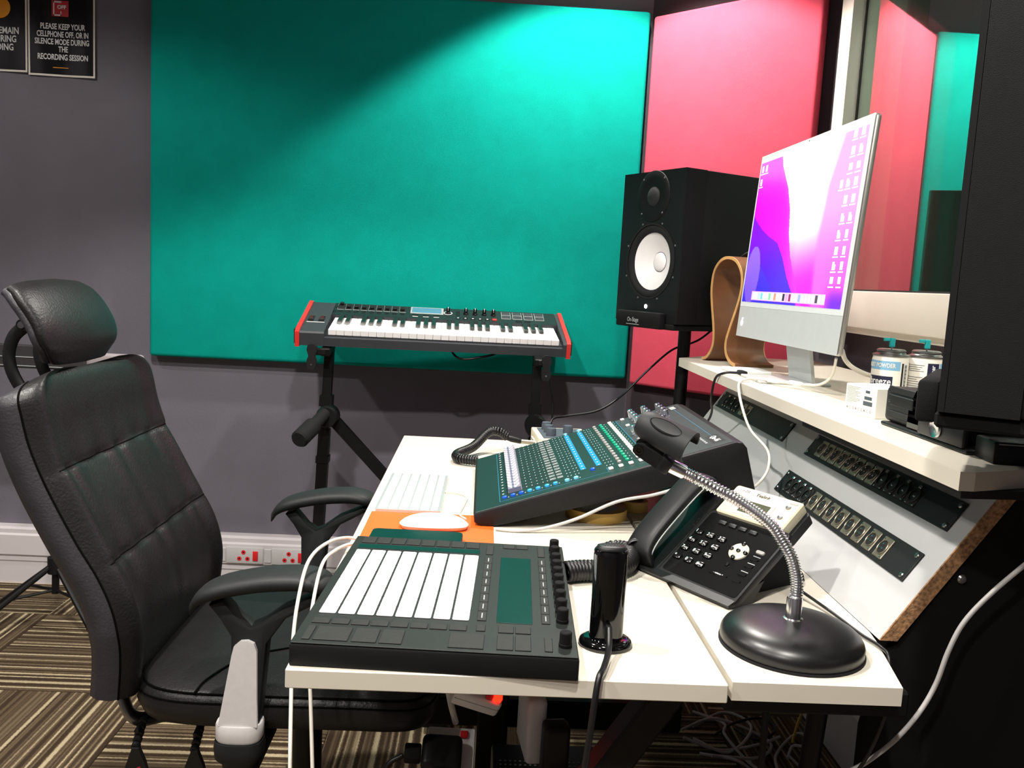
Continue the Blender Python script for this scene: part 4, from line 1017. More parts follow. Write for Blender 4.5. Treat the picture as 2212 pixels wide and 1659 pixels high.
def pb(x0, x1, t0, t1, h, m, name, r=.0006):
    T = TPn((x0+x1)/2, (t0+t1)/2); L = (t1-t0)*.0998/2
    return link(name, MB().rbox((-(x1-x0)/2, -L, 0), ((x1-x0)/2, L, h), min(r, h/3), 1).mesh(name, m), sy, T)
for k in range(9):
    x = .107+k*.0247
    pb(x-.0105, x+.0105, .50, .95, .0004, 'gasket', 'fader_slot'); pb(x-.0115, x-.0108, .45, .97, .0006, 'print_grey', 'fader_frame'); pb(x-.0105, x+.0105, .44, .47, .0006, 'print_grey', 'fader_frame')
    pb(x-.006, x+.006, .55+(.25 if k == 0 else .0), .66+(.25 if k == 0 else .0), .009, 'black_plastic', 'fader_cap', .001)
    pb(x-.0065, x+.0065, .26, .36, .002, 'black_plastic', 'button')
pb(.330, .437, .42, .98, .0005, 'print_grey', 'display_frame'); pb(.335, .430, .50, .93, .0010, 'lcd_blue', 'display')
for k in range(3): pb(.338+k*.034, .356+k*.034, .22, .34, .002, 'black_plastic', 'button'); pb(.338+k*.034, .356+k*.034, .15, .18, .0006, 'print_white', 'button_legend')
link('dial_ring', MB().lathe([(.012, 0), (.0142, 0), (.0142, .0008), (.012, .0008), (.012, 0)], 28).mesh('dial_ring', 'print_white'), sy, TPn(.452, .58))
kme = MB().lathe([(0, 0), (.0085, 0), (.0075, .004), (.0062, .005), (.0056, .019), (0, .0195)], 18); kme.box((-.0007, -.0064, .012), (.0007, .0064, .0198), 1); kme = kme.mesh('knob', ['black_plastic', 'print_white'])
for x in (.452, .510, .540, .570, .600): link('knob', kme, sy, TPn(x, .58))
for x in (.545, .575): link('knob', kme, sy, TPn(x-.02, .80)) if False else None
for k in range(5): pb(.478+k*.0237, .492+k*.0237, .12, .24, .002, 'black_plastic', 'button'); pb(.482+k*.0237, .488+k*.0237, .15, .20, .0024, 'print_white', 'button_legend')
pb(.596, .610, .12, .24, .003, 'synth_red', 'record_button')
for k in range(2): pb(.478, .490, .45+.2*k, .55+.2*k, .002, 'black_plastic', 'button')
for i in range(4):
    for j in range(2):
        x = .642+i*.0365; t0 = .34+j*.31
        pb(x-.0155, x+.0155, t0-.02, t0+.28, .0004, 'print_grey', 'pad_frame'); pb(x-.0140, x+.0140, t0+.01, t0+.25, .0022, 'synth_body', 'drum_pad')
for k in range(2): pb(.672+k*.028, .692+k*.028, .10, .20, .002, 'black_plastic', 'button')
for x in (.031, .063):
    w_ = link('wheel_slot', MB().box((x-.008, .098, .0530), (x+.008, .148, .0580)).mesh('wheel_slot', 'gasket', 0), sy)
    link('wheel', MB().cyl((x-.005, .124, .045), (x+.005, .124, .045), .0185, n=24).mesh('wheel', 'wheel_dark'), sy)
link('wheel_line', MB().box((.020, .086, .0512), (.075, .090, .0526)).mesh('wheel_line', 'print_white', 0), sy)
pb(.088, .098, .62, .72, .002, 'black_plastic', 'button'); pb(.086, .094, .22, .32, .002, 'black_plastic', 'button')

ks = thing('keyboard_stand', (-.14, 2.72, 0), 0, 'black square-tube stand carrying the keyboard, with round knob handle', 'keyboard stand', world=True)
for sx, x0, x1 in (('l', -.462, -.492), ('r', .178, .186)):
    P0, P1 = V(x0, 2.66, .905), V(x1, 2.66, .03)
    dz = (P1-P0).normalized(); Tz = frame(P0, (0, 1, 0), V(1, 0, 0)); 
    def seg(a, b, w, nm):
        A_, B_ = P0.lerp(P1, a), P0.lerp(P1, b)
        part(MB().loft([[c+V(i*w, j*w, 0) for i, j in ((-1, -1), (1, -1), (1, 1), (-1, 1))] for c in (A_, B_)]), nm, 'black_metal', ks, 0)
    seg(0, .30, .0135, 'post'); seg(.30, 1, .0165, 'lower_post'); seg(.178, .215, .0195, 'collar'); seg(.395, .42, .0195, 'collar')
    # support arm under the keyboard, tilted with it
    ar = part(MB().rbox((x0-.014, -.17, -.028), (x0+.014, .16, -.004), .003, 1, 0, Matrix.Translation((0, 2.74, .934)) @ Matrix.Rotation(math.radians(10), 4, 'X')), 'support_arm', 'black_metal', ks)
    # front stop bracket
    bx = x0-.036 if sx == 'l' else x0+.022
    br = part(MB().prism([(bx-.008, .838), (bx+.008, .838), (bx+.014, .852), (bx+.014, .866), (bx+.009, .878), (bx+.015, .896), (bx+.013, .908), (bx+.006, .914), (bx-.006, .914), (bx-.013, .908), (bx-.015, .896), (bx-.009, .878), (bx-.014, .866), (bx-.014, .852)], 2.556, 2.572, 'y'), 'stop_bracket', 'rubber', ks, 30)
    part(MB().rbox((min(bx, x0)-.004, 2.573, .880), (max(bx, x0)+.004, 2.60, .900), .003, 1), 'bracket_arm', 'black_metal', ks)
    part(MB().lathe([(0, 0), (.0028, 0), (.0028, .0012), (0, .0012)], 8, T=frame((bx, 2.5555, .853), (1, 0, 0), (0, 0, 1))), 'bracket_screw', 'steel', br)
    part(MB().rbox((x1-.02, 2.40, .0), (x1+.02, 2.90, .029), .004, 1), 'floor_bar', 'black_metal', ks)
    part(MB().lathe([(0, -.03), (.030, -.03), (.034, -.022), (.034, .022), (.030, .03), (0, .03)], 20, T=frame((x0+(.006 if sx == 'l' else .004), 2.625, .690), (1, 0, 0), (0, 0, 1))), 'hub', 'black_plastic', ks)
# handle that points towards the camera on the left hub
kp = [V(-.462, 2.60, .700), V(-.482, 2.53, .675), V(-.505, 2.455, .648)]
part(MB().tube([kp[0], kp[1], kp[1].lerp(kp[2], .05), kp[2], kp[2]+V(-.002, -.006, -.002)], [.0185, .0190, .0265, .0265, .022], 20), 'handle', 'rubber', ks, 30)
# diagonal strut down to the right
part(MB().loft([[c+V(i*.011, j*.013, i*.013) for i, j in ((-1, -1), (1, -1), (1, 1), (-1, 1))] for c in (V(-.452, 2.640, .688), V(.15, 2.640, .06))]), 'diagonal_strut', 'black_metal', ks, 0)
cable('synth_cable', [(-.10, 2.80, .925), (-.085, 2.66, .900), (-.055, 2.63, .885), (.0, 2.63, .893), (.05, 2.66, .905), (.10, 2.78, .93)], .0035, 'cable_black', 'black cable sagging below the piano-style keyboard')
cable('synth_lead', [(.215, 2.62, .860), (.225, 2.62, .80), (.232, 2.62, .74), (.225, 2.60, .66), (.22, 2.5, .5)], .0032, 'cable_black', 'thin black lead hanging beside the right post of the keyboard stand')

# ================================================================== LOUDSPEAKERS
def speaker(o, al, label, lit):
    al = Vector(al).normalized(); nrm = V(al.y, -al.x, 0)      # outward from the front
    T = frame(o, al, (0, 0, 1))                                # local x right, y up, z outward
    t = thing('loudspeaker', o, 0, label, 'loudspeaker'); t.matrix_world = T
    cb = MB().rbox((0, 0, -.334), (.25, .39, -.062), .004, 2)
    for q0, q1 in (((0, 0), (.25, .012)), ((0, .378), (.25, .39)), ((0, .012), (.012, .378)), ((.238, .012), (.25, .378))): cb.box((q0[0], q0[1], -.0625), (q1[0], q1[1], -.0005))
    link('cabinet', cb.mesh('cabinet', 'speaker_vinyl'), t)
    # front board with a round opening for the woofer
    cx, cy, RH, n_ = .132, .158, .0955, 64; fb = MB(); r0_, r1_ = [], []
    x0, x1, y0, y1 = .0, .25, .0, .275
    for k in range(n_):
        a = 2*PI*k/n_; c_, s_ = math.cos(a), math.sin(a)
        tt = min(((x1-cx)/c_ if c_ > 1e-6 else (x0-cx)/c_ if c_ < -1e-6 else 9), ((y1-cy)/s_ if s_ > 1e-6 else (y0-cy)/s_ if s_ < -1e-6 else 9))
        r0_.append((cx+RH*c_, cy+RH*s_)); r1_.append((cx+tt*c_, cy+tt*s_))
    for cn in ((x0, y0), (x1, y0), (x0, y1), (x1, y1)):       # keep the corners square
        k = min(range(n_), key=lambda q: (r1_[q][0]-cn[0])**2+(r1_[q][1]-cn[1])**2); r1_[k] = cn
    fb.loft([[V(x, y, z) for x, y in rr_] for rr_, z in ((r0_, -.02), (r0_, .004), (r0_, .006), (r1_, .006), (r1_, .0))], caps=False)
    fb.box((0, .275, 0), (.25, .39, .006))
    link('front_baffle', fb.mesh('front_baffle', 'black_plastic', 30), t)
    W_ = Matrix.Translation((.132, .158, .006))
    link('woofer_surround', MB().lathe([(.074, -.010), (.077, -.003), (.083, .001), (.090, .0005), (.0945, -.002), (.0945, .0015), (.0985, .0015), (.0985, .0005), (.0952, .0002), (.0952, -.014), (.074, -.014)], 48, T=W_).mesh('woofer_surround', 'rubber', 40), t)
    link('woofer_cone', MB().lathe([(.0255, -.0345), (.035, -.0300), (.055, -.0200), (.0755, -.0080), (.0755, -.012), (.0255, -.038)], 48, T=W_).mesh('woofer_cone', 'cone_white', 60), t)
    link('dust_cap', MB().lathe([(.0252, -.0345), (.0240, -.0310), (.017, -.0275), (.008, -.0258), (0, -.0255)], 32, T=W_).mesh('dust_cap', 'cone_white', 60), t)
    link('cap_ring', MB().lathe([(.0250, -.0346), (.0264, -.0340), (.0264, -.0332), (.0250, -.0336), (.0250, -.0346)], 32, T=W_).mesh('cap_ring', 'ink', 60), t)
    G = Matrix.Translation((.128, .326, .006))
    wg = link('tweeter_guide', MB().lathe([(.026, -.0), (.045, .0012), (.064, .0022), (.066, .0010), (.066, -.001)], 40, T=G).mesh('tweeter_guide', 'speaker_vinyl', 60), t)
    link('tweeter_dome', MB().lathe([(.025, .0002), (.022, .003), (.015, .0055), (.008, .007), (0, .0075)], 28, T=G).mesh('tweeter_dome', 'gasket', 60), wg)
    for (x, y) in ((-.042, .044), (.042, .044), (-.042, -.044), (.042, -.044)): link('screw', MB().lathe([(0, .002), (.0028, .002), (.0022, .0032), (0, .0034)], 10, (x, y, 0), T=G).mesh('screw', 'ink'), wg)
    for k in range(8):
        a = math.radians(22.5+45*k); link('screw', MB().lathe([(0, 0), (.0028, 0), (.0022, .0012), (0, .0014)], 10, (.104*math.cos(a), .104*math.sin(a), 0), T=W_).mesh('screw', 'ink'), t)
    link('power_light', MB().lathe([(0, 0), (.0055, 0), (.0050, .0012), (0, .0016)], 18, (.128, .040, .006)).mesh('power_light', 'led_white'), t)
    return T
def speaker_stand(T, pole, label, text):
    st = thing('speaker_stand', (pole[0], pole[1], 0), 0, label, 'speaker stand', world=True)
    cz = T.translation.z
    part(MB().rbox((.006, -.016, -.30), (.244, -.0005, .008), .003, 1, 0, T), 'platform', 'black_matte', st)
    lip = part(MB().rbox((.030, -.016, .0085), (.215, .026, .028), .004, 2, 0, T), 'front_lip', 'black_matte', st)
    if text:
        lettering('On-Stage', .017, 'print_grey', lip, Matrix.Translation(-Vector(st.location)) @ T @ Matrix.Translation((.105, .003, .0282)), sx=.75)
        part(MB().box((.078, -.0095, .0281), (.132, -.0080, .0284), 0, T), 'underline', 'print_grey', lip, 0)
    part(MB().cyl((pole[0], pole[1], .10), (pole[0], pole[1], cz-.0165), .0175, n=18), 'pole', 'black_metal', st)
    part(MB().cyl((pole[0], pole[1], .45), (pole[0], pole[1], .52), .026, n=18), 'collar', 'black_plastic', st)
    for k in range(3):
        a = math.radians(100+120*k); part(MB().cyl((pole[0], pole[1], .14), (pole[0]+.16*math.cos(a), pole[1]+.16*math.sin(a), .010), .010, n=10), 'leg', 'black_metal', st)
T1 = speaker((.376, 2.388, 1.0430), (.469, -.883, 0), 'black studio loudspeaker with white cone beside the computer screen', True)
speaker_stand(T1, (.566, 2.380), 'black pole stand under the loudspeaker with the white cone', True)
# the second speaker of the pair, close to the camera at the right: we see its side
nf = V(-.875, .484, 0); al2 = V(-nf.y, nf.x, 0)*-1    # local x axis (to the speaker's right seen from its front)
al2 = V(-.54, -.84, 0)
o2 = V(.4405, .792, 1.030)-al2.normalized()*.25
T2 = speaker(o2, al2, 'black loudspeaker close by at the right edge, seen from its plain side', True)
c2 = T2 @ V(.125, 0, -.167)
speaker_stand(T2, (c2.x, c2.y), 'black pole stand of the near loudspeaker at the right edge', False)

# ================================================================== ALL-IN-ONE COMPUTER
ITH, ITL = .0301, .0651
ial = V(math.sin(ITH), -math.cos(ITH), 0); inb = V(math.cos(ITH), math.sin(ITH), 0); iup = V(0, 0, 1)*math.cos(ITL)+inb*math.sin(ITL)
TI = frame((.602, 2.020, 1.031), ial, iup)      # local x along the screen, y up, z towards the viewer
im = thing('desktop_computer', (0, 0, 0), 0, 'slim silver all-in-one computer with a pink and violet desktop picture', 'computer'); im.matrix_world = TI
link('case', MB().rbox((0, 0, -.0130), (.547, .416, -.0008), .006, 3).mesh('case', 'alu_edge'), im)
link('front_glass', MB().rbox((.0005, .0700, -.0008), (.5465, .4155, .0), .0003, 1).mesh('front_glass', 'alu_pale'), im)
link('chin', MB().rbox((.0005, .0005, -.0008), (.5465, .0696, -.0001), .0003, 1).mesh('chin', 'alu'), im)
link('camera_dot', MB().lathe([(0, 0), (.0016, 0), (.0016, .0003), (0, .0003)], 12, (.272, .4105, 0)).mesh('camera_dot', 'gasket'), im)
ap = link('logo_mark', MB().loft([[V(.029+.0058*math.copysign(abs(math.cos(a))**.8, math.cos(a)), .032+.0062*math.sin(a)-.0008*abs(math.cos(a)), z) for a in [2*PI*k/20 for k in range(20)]] for z in (.0, .0005)]).loft([[V(.0305+.0018*math.cos(a)+.0015*math.sin(a), .0415+.0030*math.sin(a), z) for a in [2*PI*k/10 for k in range(10)]] for z in (.0, .0005)]).mesh('logo_mark', 'led_white', 0), im)
# the picture on the screen, one colour per cell
def sstep(a, b, x): t = max(0, min(1, (x-a)/(b-a))); return t*t*(3-2*t)
def lerp3(a, b, t): return tuple(p+(q-p)*t for p, q in zip(a, b))
def pw(pts, v):
    for (v0, u0), (v1, u1) in zip(pts, pts[1:]):
        if (v0 >= v >= v1): return u0+(u1-u0)*(v0-v)/(v0-v1+1e-9)
    return pts[-1][1]
ICONS = []
random.seed(3)
for k, v in enumerate((.955, .865, .775, .69, .60, .50, .41, .32, .235, .155)):
    for u in (.905, .965): ICONS.append((u-.012*(k > 5)*.6, v, random.choice((0, 0, 0, 1))))
ICONS += [(.855, .69, 0), (.025, .93, 0), (.07, .93, 0), (.025, .84, 0)]
DOCK = [(0.94, .94, 1), (.85, .9, 1), (.6, .75, 1), (.3, .8, .95), (.95, .95, .95), (1, 1, 1), (.4, .85, .5), (1, .9, .8), (1, .5, .35), (.95, .95, 1), (1, 1, 1), (.12, .1, .14), (1, .55, .8), (.5, .1, .3), (1, .95, 1), (.95, .9, 1), (.5, .6, .9), (1, 1, 1), (.75, .75, .8), (1, .9, 1), (.9, .9, .95), (.25, .22, .25), (.95, .9, .95), (1, 1, 1)]
def picture(u, v):
    if v > .975: return lerp3((.98, .72, .95), (1, .9, 1), sstep(.1, .4, u))
    # dock
    if .016 < v < .075 and .118 < u < .872:
        k = (u-.13)/(.872-.13)*len(DOCK)
        if 0 <= k < len(DOCK) and abs(k-int(k)-.5) < .36 and .026 < v < .066: return DOCK[int(k)]
        return (.98, .66, .9)
    for (iu, iv, kd) in ICONS:
        if abs(u-iu) < .0125 and abs(v-iv) < .021 and not (kd and u-iu > .004 and v-iv > .006): return (1, .98, 1)
        if abs(u-iu) < .022 and (abs(v-iv+.034) < .004): return (1, .86, 1)
    wl = pw([(1.0, .235), (.90, .27), (.75, .36), (.60, .415), (.45, .44), (.30, .49), (.10, .60), (0, .66)], v)
    vb = pw([(1.0, -.2), (.66, -.03), (.58, .03), (.50, .13), (.44, .24), (.40, .33), (.30, .41), (.18, .48), (.10, .54), (0, .62)], v)
    dk = pw([(1, -.3), (.40, -.04), (.34, .02), (.28, .14), (.15, .28), (0, .40)], v)
    if ((u-.085)/.085)**2+((v-.19)/.20)**2 < 1: return lerp3((.40, .28, .92), (.50, .34, .98), sstep(0, .4, v))
    if u < dk: return lerp3((.20, .12, .80), (.30, .16, .92), sstep(0, .4, v))
    if u < vb:
        return lerp3((.26, .06, .98), (.44, .0, 1.), sstep(.1, .5, v))
    if u < wl:
        c = lerp3((.96, .0, .92), (.98, .25, .86), sstep(.62, .95, v))
        return lerp3(c, (1, .30, .86), .5*sstep(wl-.06, wl, u))
    # bright valley
    e = (u-wl)
    glow = sstep(.0, .78, v)*(1-sstep(.30, .62, u-.36*(1-v)*.5-.30))
    c = lerp3((1., .0, 1.), (1., .97, 1.), sstep(.12, .68, v+.10*(1-abs(u-.55)*2.2)))
    rb = pw([(1, .80), (.7, .72), (.4, .70), (0, .72)], v)
    if u > rb: c = lerp3(c, (.92, .42, .92), .75*sstep(0, .05, u-rb))
    if v < .16 and u > .80: c = lerp3(c, (.40, .0, 1.), sstep(.16, .02, v)*sstep(.80, .95, u)) if False else lerp3(c, (.42, .05, 1.), (1-sstep(.02, .17, v))*sstep(.80, .94, u))
    return c
NU, NV = 224, 132
me = bpy.data.meshes.new('screen'); gx = [(.0085+.5235*i/NU, .0815+.3245*j/NV, .0004) for j in range(NV+1) for i in range(NU+1)]
me.from_pydata(gx, [], [(j*(NU+1)+i, j*(NU+1)+i+1, (j+1)*(NU+1)+i+1, (j+1)*(NU+1)+i) for j in range(NV) for i in range(NU)])
ca_ = me.color_attributes.new('picture', 'FLOAT_COLOR', 'CORNER'); buf = []
for j in range(NV):
    for i in range(NU):
        c = picture((i+.5)/NU, (j+.5)/NV); cl4 = [lin(x) for x in c]+[1]; buf += cl4*4
ca_.data.foreach_set('color', buf)
ms_ = bpy.data.materials.new('screen_picture'); ms_.use_nodes = True; N = ms_.node_tree.nodes; b = N['Principled BSDF']
at = N.new('ShaderNodeAttribute'); at.attribute_name = 'picture'
ms_.node_tree.links.new(at.outputs['Color'], b.inputs['Emission Color']); b.inputs['Emission Strength'].default_value = 1.35
b.inputs['Base Color'].default_value = (.01, .01, .01, 1); b.inputs['Roughness'].default_value = .25
me.materials.append(ms_); link('screen', me, im)
TIi = TI.inverted()
def impart(mb, name, m, smooth=40): return link(name, mb.mesh(name, m, smooth), im, TIi)
imc = .602+.0165+.06; nk = V(.660, 1.748, 0)
impart(MB().loft([[V(x+.0, y, z) for x, y in ((x0, 1.748-w), (x0, 1.748+w), (x0+.007, 1.748+w), (x0+.007, 1.748-w))] for x0, w, z in ((.644, .0655, 1.115), (.650, .0655, 1.03), (.662, .0655, SH+.006))]), 'stand_neck', 'alu', 30)
impart(MB().rbox((.558, 1.6825, SH), (.702, 1.8135, SH+.0055), .0015, 1), 'stand_foot', 'alu', 30)

# ================================================================== THINGS ON THE HIGH SHELF
# wooden headphone stand, omega-shaped bent ply
ha_ = V(.205, -.979, 0).normalized(); hb_ = V(-ha_.y, ha_.x, 0)
TH_ = frame((.574, 2.187, SH), ha_, (0, 0, 1))       # local x across, y up, z = -depth direction
hs_ = thing('headphone_stand', (.574, 2.187, SH), 0, 'omega-shaped bent walnut headphone stand next to the computer', 'headphone stand'); hs_.matrix_world = TH_
om = catmull([(-.012, .004, 0), (.012, .010, 0), (.034, .030, 0), (.042, .055, 0), (.036, .092, 0), (.020, .140, 0), (.010, .185, 0), (.018, .228, 0), (.050, .254, 0), (.090, .260, 0), (.130, .250, 0), (.158, .222, 0), (.163, .185, 0), (.148, .142, 0), (.124, .095, 0), (.108, .058, 0), (.112, .030, 0), (.136, .010, 0), (.162, .004, 0)], 4)
outer, inner = [], []
for i, p in enumerate(om):
    tg = (om[min(i+1, len(om)-1)]-om[max(i-1, 0)]).normalized(); nr = V(-tg.y, tg.x, 0); outer.append(p+nr*.0036); inner.append(p-nr*.0036)
W0, W1 = -.105, .0
def band(z0, z1): return [[V(a.x, max(a.y, .0002), z0), V(a.x, max(a.y, .0002), z1), V(b_.x, max(b_.y, .0002), z1), V(b_.x, max(b_.y, .0002), z0)] for a, b_ in zip(outer, inner)]
link('band', MB().loft(band(W0+.002, -.002)).mesh('band', 'wood', 50), hs_)
link('front_edge', MB().loft(band(-.002, .0)).mesh('front_edge', 'wood_edge', 50), hs_)
link('back_edge', MB().loft(band(W0, W0+.002)).mesh('back_edge', 'wood_edge', 50), hs_)
# headphones hanging on it, mostly hidden
hdp = thing('headphones', (.574, 2.187, SH), 0, 'black headphones hanging on the wooden stand behind the computer', 'headphones'); hdp.matrix_world = TH_
hb2 = [V(.086+.096*math.cos(a), .186+.090*math.sin(a), -.070) for a in [math.radians(-8+196*k/24) for k in range(25)]]
link('headband', MB().tube(hb2, .006, 8, flat=2.).mesh('headband', 'black_soft', 60), hdp)
for x in (.186, -.014): link('ear_cup', MB().lathe([(0, -.014), (.030, -.014), (.036, -.008), (.036, .008), (.030, .014), (0, .014)], 24, T=Matrix.Translation((x, .150, -.070)) @ Matrix.Rotation(PI/2, 4, 'Y')).mesh('ear_cup', 'black_soft', 40), hdp)
# small flat drive with black plug next to the computer foot
dr = thing('external_drive', (.590, 1.866, SH), .03, 'flat silver drive with black cable plug beside the computer foot', 'drive')
link('case', MB().rbox((-.034, -.012, 0), (.050, .085, .008), .002, 1).mesh('case', 'alu_pale'), dr)
link('plug', MB().rbox((-.030, -.046, .001), (-.016, -.0125, .010), .002, 1).mesh('plug', 'black_plastic'), dr)
# aerosol cans
def can(x, y, label, front):
    t = thing('aerosol_can', (x, y, SH), 0, label, 'can')
    R = .0305
    t.scale = (1, 1, 1.10)
    link('body', MB().lathe([(0, 0), (R-.002, 0), (R, .002), (R, .066), (R-.0012, .0715)], 40).mesh('body', 'paper_white'), t)
    link('shoulder', MB().lathe([(R-.001, .0712), (R+.0006, .0722), (R+.0006, .0742), (R-.003, .0752), (R-.0055, .0765), (R-.0065, .078)], 40).mesh('shoulder', 'steel'), t)
    link('lid', MB().lathe([(0, .0775), (R-.0075, .0775), (R-.006, .0795), (R-.006, .0815), (R-.009, .0832), (.006, .0820), (0, .0820)], 32).mesh('lid', 'steel'), t)
    nz = link('nozzle', MB().rbox((-.0045, -.0035, .0860), (.0045, .0035, .1010), .0012, 1).rbox((-.0155, -.003, .0955), (-.0046, .003, .1010), .001, 1).mesh('nozzle', 'teal_cap'), t)
    link('stem', MB().cyl((0, 0, .0821), (0, 0, .0862), .0016, n=8).mesh('stem', 'steel'), nz)
    # label patches follow the cylinder; angle 0 faces the camera
    def patch_(a0, a1, z0, z1, m, name, dr_=.0003, nseg=12):
        mb = MB(); base = math.atan2(-y, -x)
        for lay in (0, 1):
            pass
        g0, g1 = [], []
        for k in range(nseg+1):
            a = base+math.radians(a0+(a1-a0)*k/nseg); g0.append(V(math.cos(a)*(R+dr_), math.sin(a)*(R+dr_), z0)); g1.append(V(math.cos(a)*(R+dr_), math.sin(a)*(R+dr_), z1))
        h0 = [p*1 for p in g0]
        ins0 = [V(p.x*(R-.0002)/(R+dr_), p.y*(R-.0002)/(R+dr_), p.z) for p in g0]; ins1 = [V(p.x*(R-.0002)/(R+dr_), p.y*(R-.0002)/(R+dr_), p.z) for p in g1]
        mb.loft([[a, b_, c, d] for a, b_, c, d in zip(g0, g1, ins1, ins0)]); return link(name, mb.mesh(name, m, 40), t)
    def curved(s, size, m, par, adeg, z, sx=1., dr_=.0006, rot=0.):
        o = lettering(s, size, m, par, Matrix(), sx=sx, bold=.0002); me = o.data
        if rot: me.transform(Matrix.Rotation(rot, 4, 'Z'))
        base = math.atan2(-y, -x)
        for v in me.vertices:
            a = base+math.radians(adeg)+v.co.x/R; rr_ = R+dr_+v.co.z; v.co = V(math.cos(a)*rr_, math.sin(a)*rr_, z+v.co.y)
        return o
    if front:
        b_ = patch_(-95, 34, .050, .0645, 'sky_label', 'blue_band'); curved('DUST POWDER', .0098, 'paper_white', b_, -34, .0572, .8)
        n_ = patch_(-70, 12, .022, .040, 'navy', 'brand_badge'); curved('breeze', .0155, 'print_white', n_, -30, .0315, .95)
        patch_(40, 47, .004, .062, 'gasket', 'dark_stripe'); c_ = patch_(52, 64, .004, .060, 'print_grey', 'text_column')
        for k in range(9): patch_(54, 62, .008+k*.006, .0095+k*.006, 'ink', 'text_line', .0006, 3)
    else:
        for k in range(4): patch_(-60, -2-(k % 3)*6, .0595-k*.0032, .0603-k*.0032, 'ink', 'text_line', .0004, 8)
        for k in range(9): patch_(-60, -4-(k*7 % 4)*6, .040-k*.0036, .0408-k*.0036, 'ink', 'text_line', .0004, 8)
        n_ = patch_(8, 46, .004, .0640, 'navy', 'navy_panel'); curved('breeze cleaner', .0100, 'print_white', n_, 26, .034, .9, rot=PI/2)
        patch_(50, 60, .004, .064, 'sky_label', 'pale_stripe'); patch_(62, 72, .004, .064, 'gasket', 'dark_stripe')
can(.7350, 1.515, 'white aerosol can with blue POWDER band beside the computer', True)
can(.8020, 1.520, 'white aerosol can showing small print and a navy strip, next to the loudspeaker', False)
# small white carton
bx_ = thing('carton', (.618, 1.297, SH), .19, 'small white carton with printed symbols in front of the aerosol cans', 'box')
TB_ = frame((-.033, .038, 0), (0, -1, 0), (0, 0, 1))    # face towards -x: local x towards camera, y up, z out
link('box', MB().rbox((-.033, -.038, .0), (.033, .038, .0455), .0008, 1).mesh('box', 'paper_white'), bx_)
tx = MB()
for k in range(12): tx.box((.004, .0415-k*.0022, .0), (.037-(k % 4)*.003*(k % 3), .0421-k*.0022, .0003), 0, TB_)
tag(link('text_lines', tx.mesh('text_lines', 'print_grey', 0), bx_), kind='stuff')
link('barcode', MB().box((.048, .026, 0), (.066, .031, .0003), 0, TB_).box((.050, .036, 0), (.060, .040, .0003), 0, TB_).box((.046, .017, 0), (.068, .0235, .0003), 0, TB_).mesh('barcode', 'grey_blue', 0), bx_)
for k in range(9):
    Tq = TB_ @ Matrix.Translation((.0075+k*.0072, .0090, 0))
    s_ = MB()
    if k % 3 == 0: s_.box((-.0018, -.0018, 0), (-.0012, .0018, .0003), 0, Tq).box((.0004, -.0018, 0), (.001, .0018, .0003), 0, Tq).box((-.0018, -.0003, 0), (.0004, .0003, .0003), 0, Tq)
    elif k % 3 == 1: s_.tube([Tq @ V(.0017*math.cos(a), .0019*math.sin(a), .0001) for a in [math.radians(50+260*q/12) for q in range(13)]], .0003, 4)
    else: s_.tube([Tq @ V(.0017*math.cos(a), .0019*math.sin(a), .0001) for a in [2*PI*q/12 for q in range(12)]], .0003, 4, closed=True)
    link('print_symbol', s_.mesh('print_symbol', 'ink', 0), bx_)
# black device with ribbed end and chrome knob
dv_ = thing('desktop_device', (.66, 1.11, SH), 0, 'black plastic device with ribbed panel and chrome dial below the near loudspeaker', 'device', world=True)
part(MB().rbox((.580, .985, SH), (.76, 1.208, SH+.006), .003, 2), 'foot_plate', 'black_plastic', dv_)
part(MB().rbox((.586, 1.015, SH+.0062), (.76, 1.212, SH+.056), .007, 3), 'body', 'black_soft', dv_)
for k in range(4): part(MB().rbox((.5845, 1.095, SH+.014+k*.0115), (.5875, 1.200, SH+.0145+.0098+k*.0115-.001), .0008, 1), 'rib', 'black_soft', dv_)
nb_ = part(MB().rbox((.5835, 1.128, SH+.031), (.5868, 1.192, SH+.046), .001, 1), 'nameplate', 'black_plastic', dv_)
lettering('iPlanet', .0075, 'ink', nb_, Matrix.Translation(-Vector(dv_.location)) @ frame((.5832, 1.158, SH+.0385), (0, -1, 0), (0, 0, 1))) if False else None
hump = [(1.140, SH+.008), (1.138, SH+.034), (1.124, SH+.058), (1.100, SH+.076), (1.070, SH+.088), (1.037, SH+.092), (1.036, SH+.050), (1.034, SH+.008)]
part(MB().prism(hump, .5845, .745, 'x'), 'hood', 'black_gloss', dv_, 30)
part(MB().rbox((.578, .992, SH+.0061), (.5860, 1.10, SH+.030), .003, 2), 'front_bezel', 'black_plastic', dv_)
part(MB().lathe([(0, 0), (.0095, 0), (.0120, .0015), (.0115, .0045), (.0090, .0035), (0, .0030)], 28, T=frame((.5779, 1.050, SH+.021), (0, -1, 0), (0, 0, 1))), 'dial', 'chrome', dv_, 40)
slb = thing('router', (.66, .945, SH), -.12, 'flat black box with a pale front line at the near end of the shelf', 'box')
link('case', MB().rbox((-.075, -.018, 0), (.10, .030, .026), .002, 2).mesh('case', 'black_plastic'), slb)
link('front_line', MB().box((-.070, -.0186, .0225), (.095, -.0180, .0238)).mesh('front_line', 'print_grey', 0), slb)
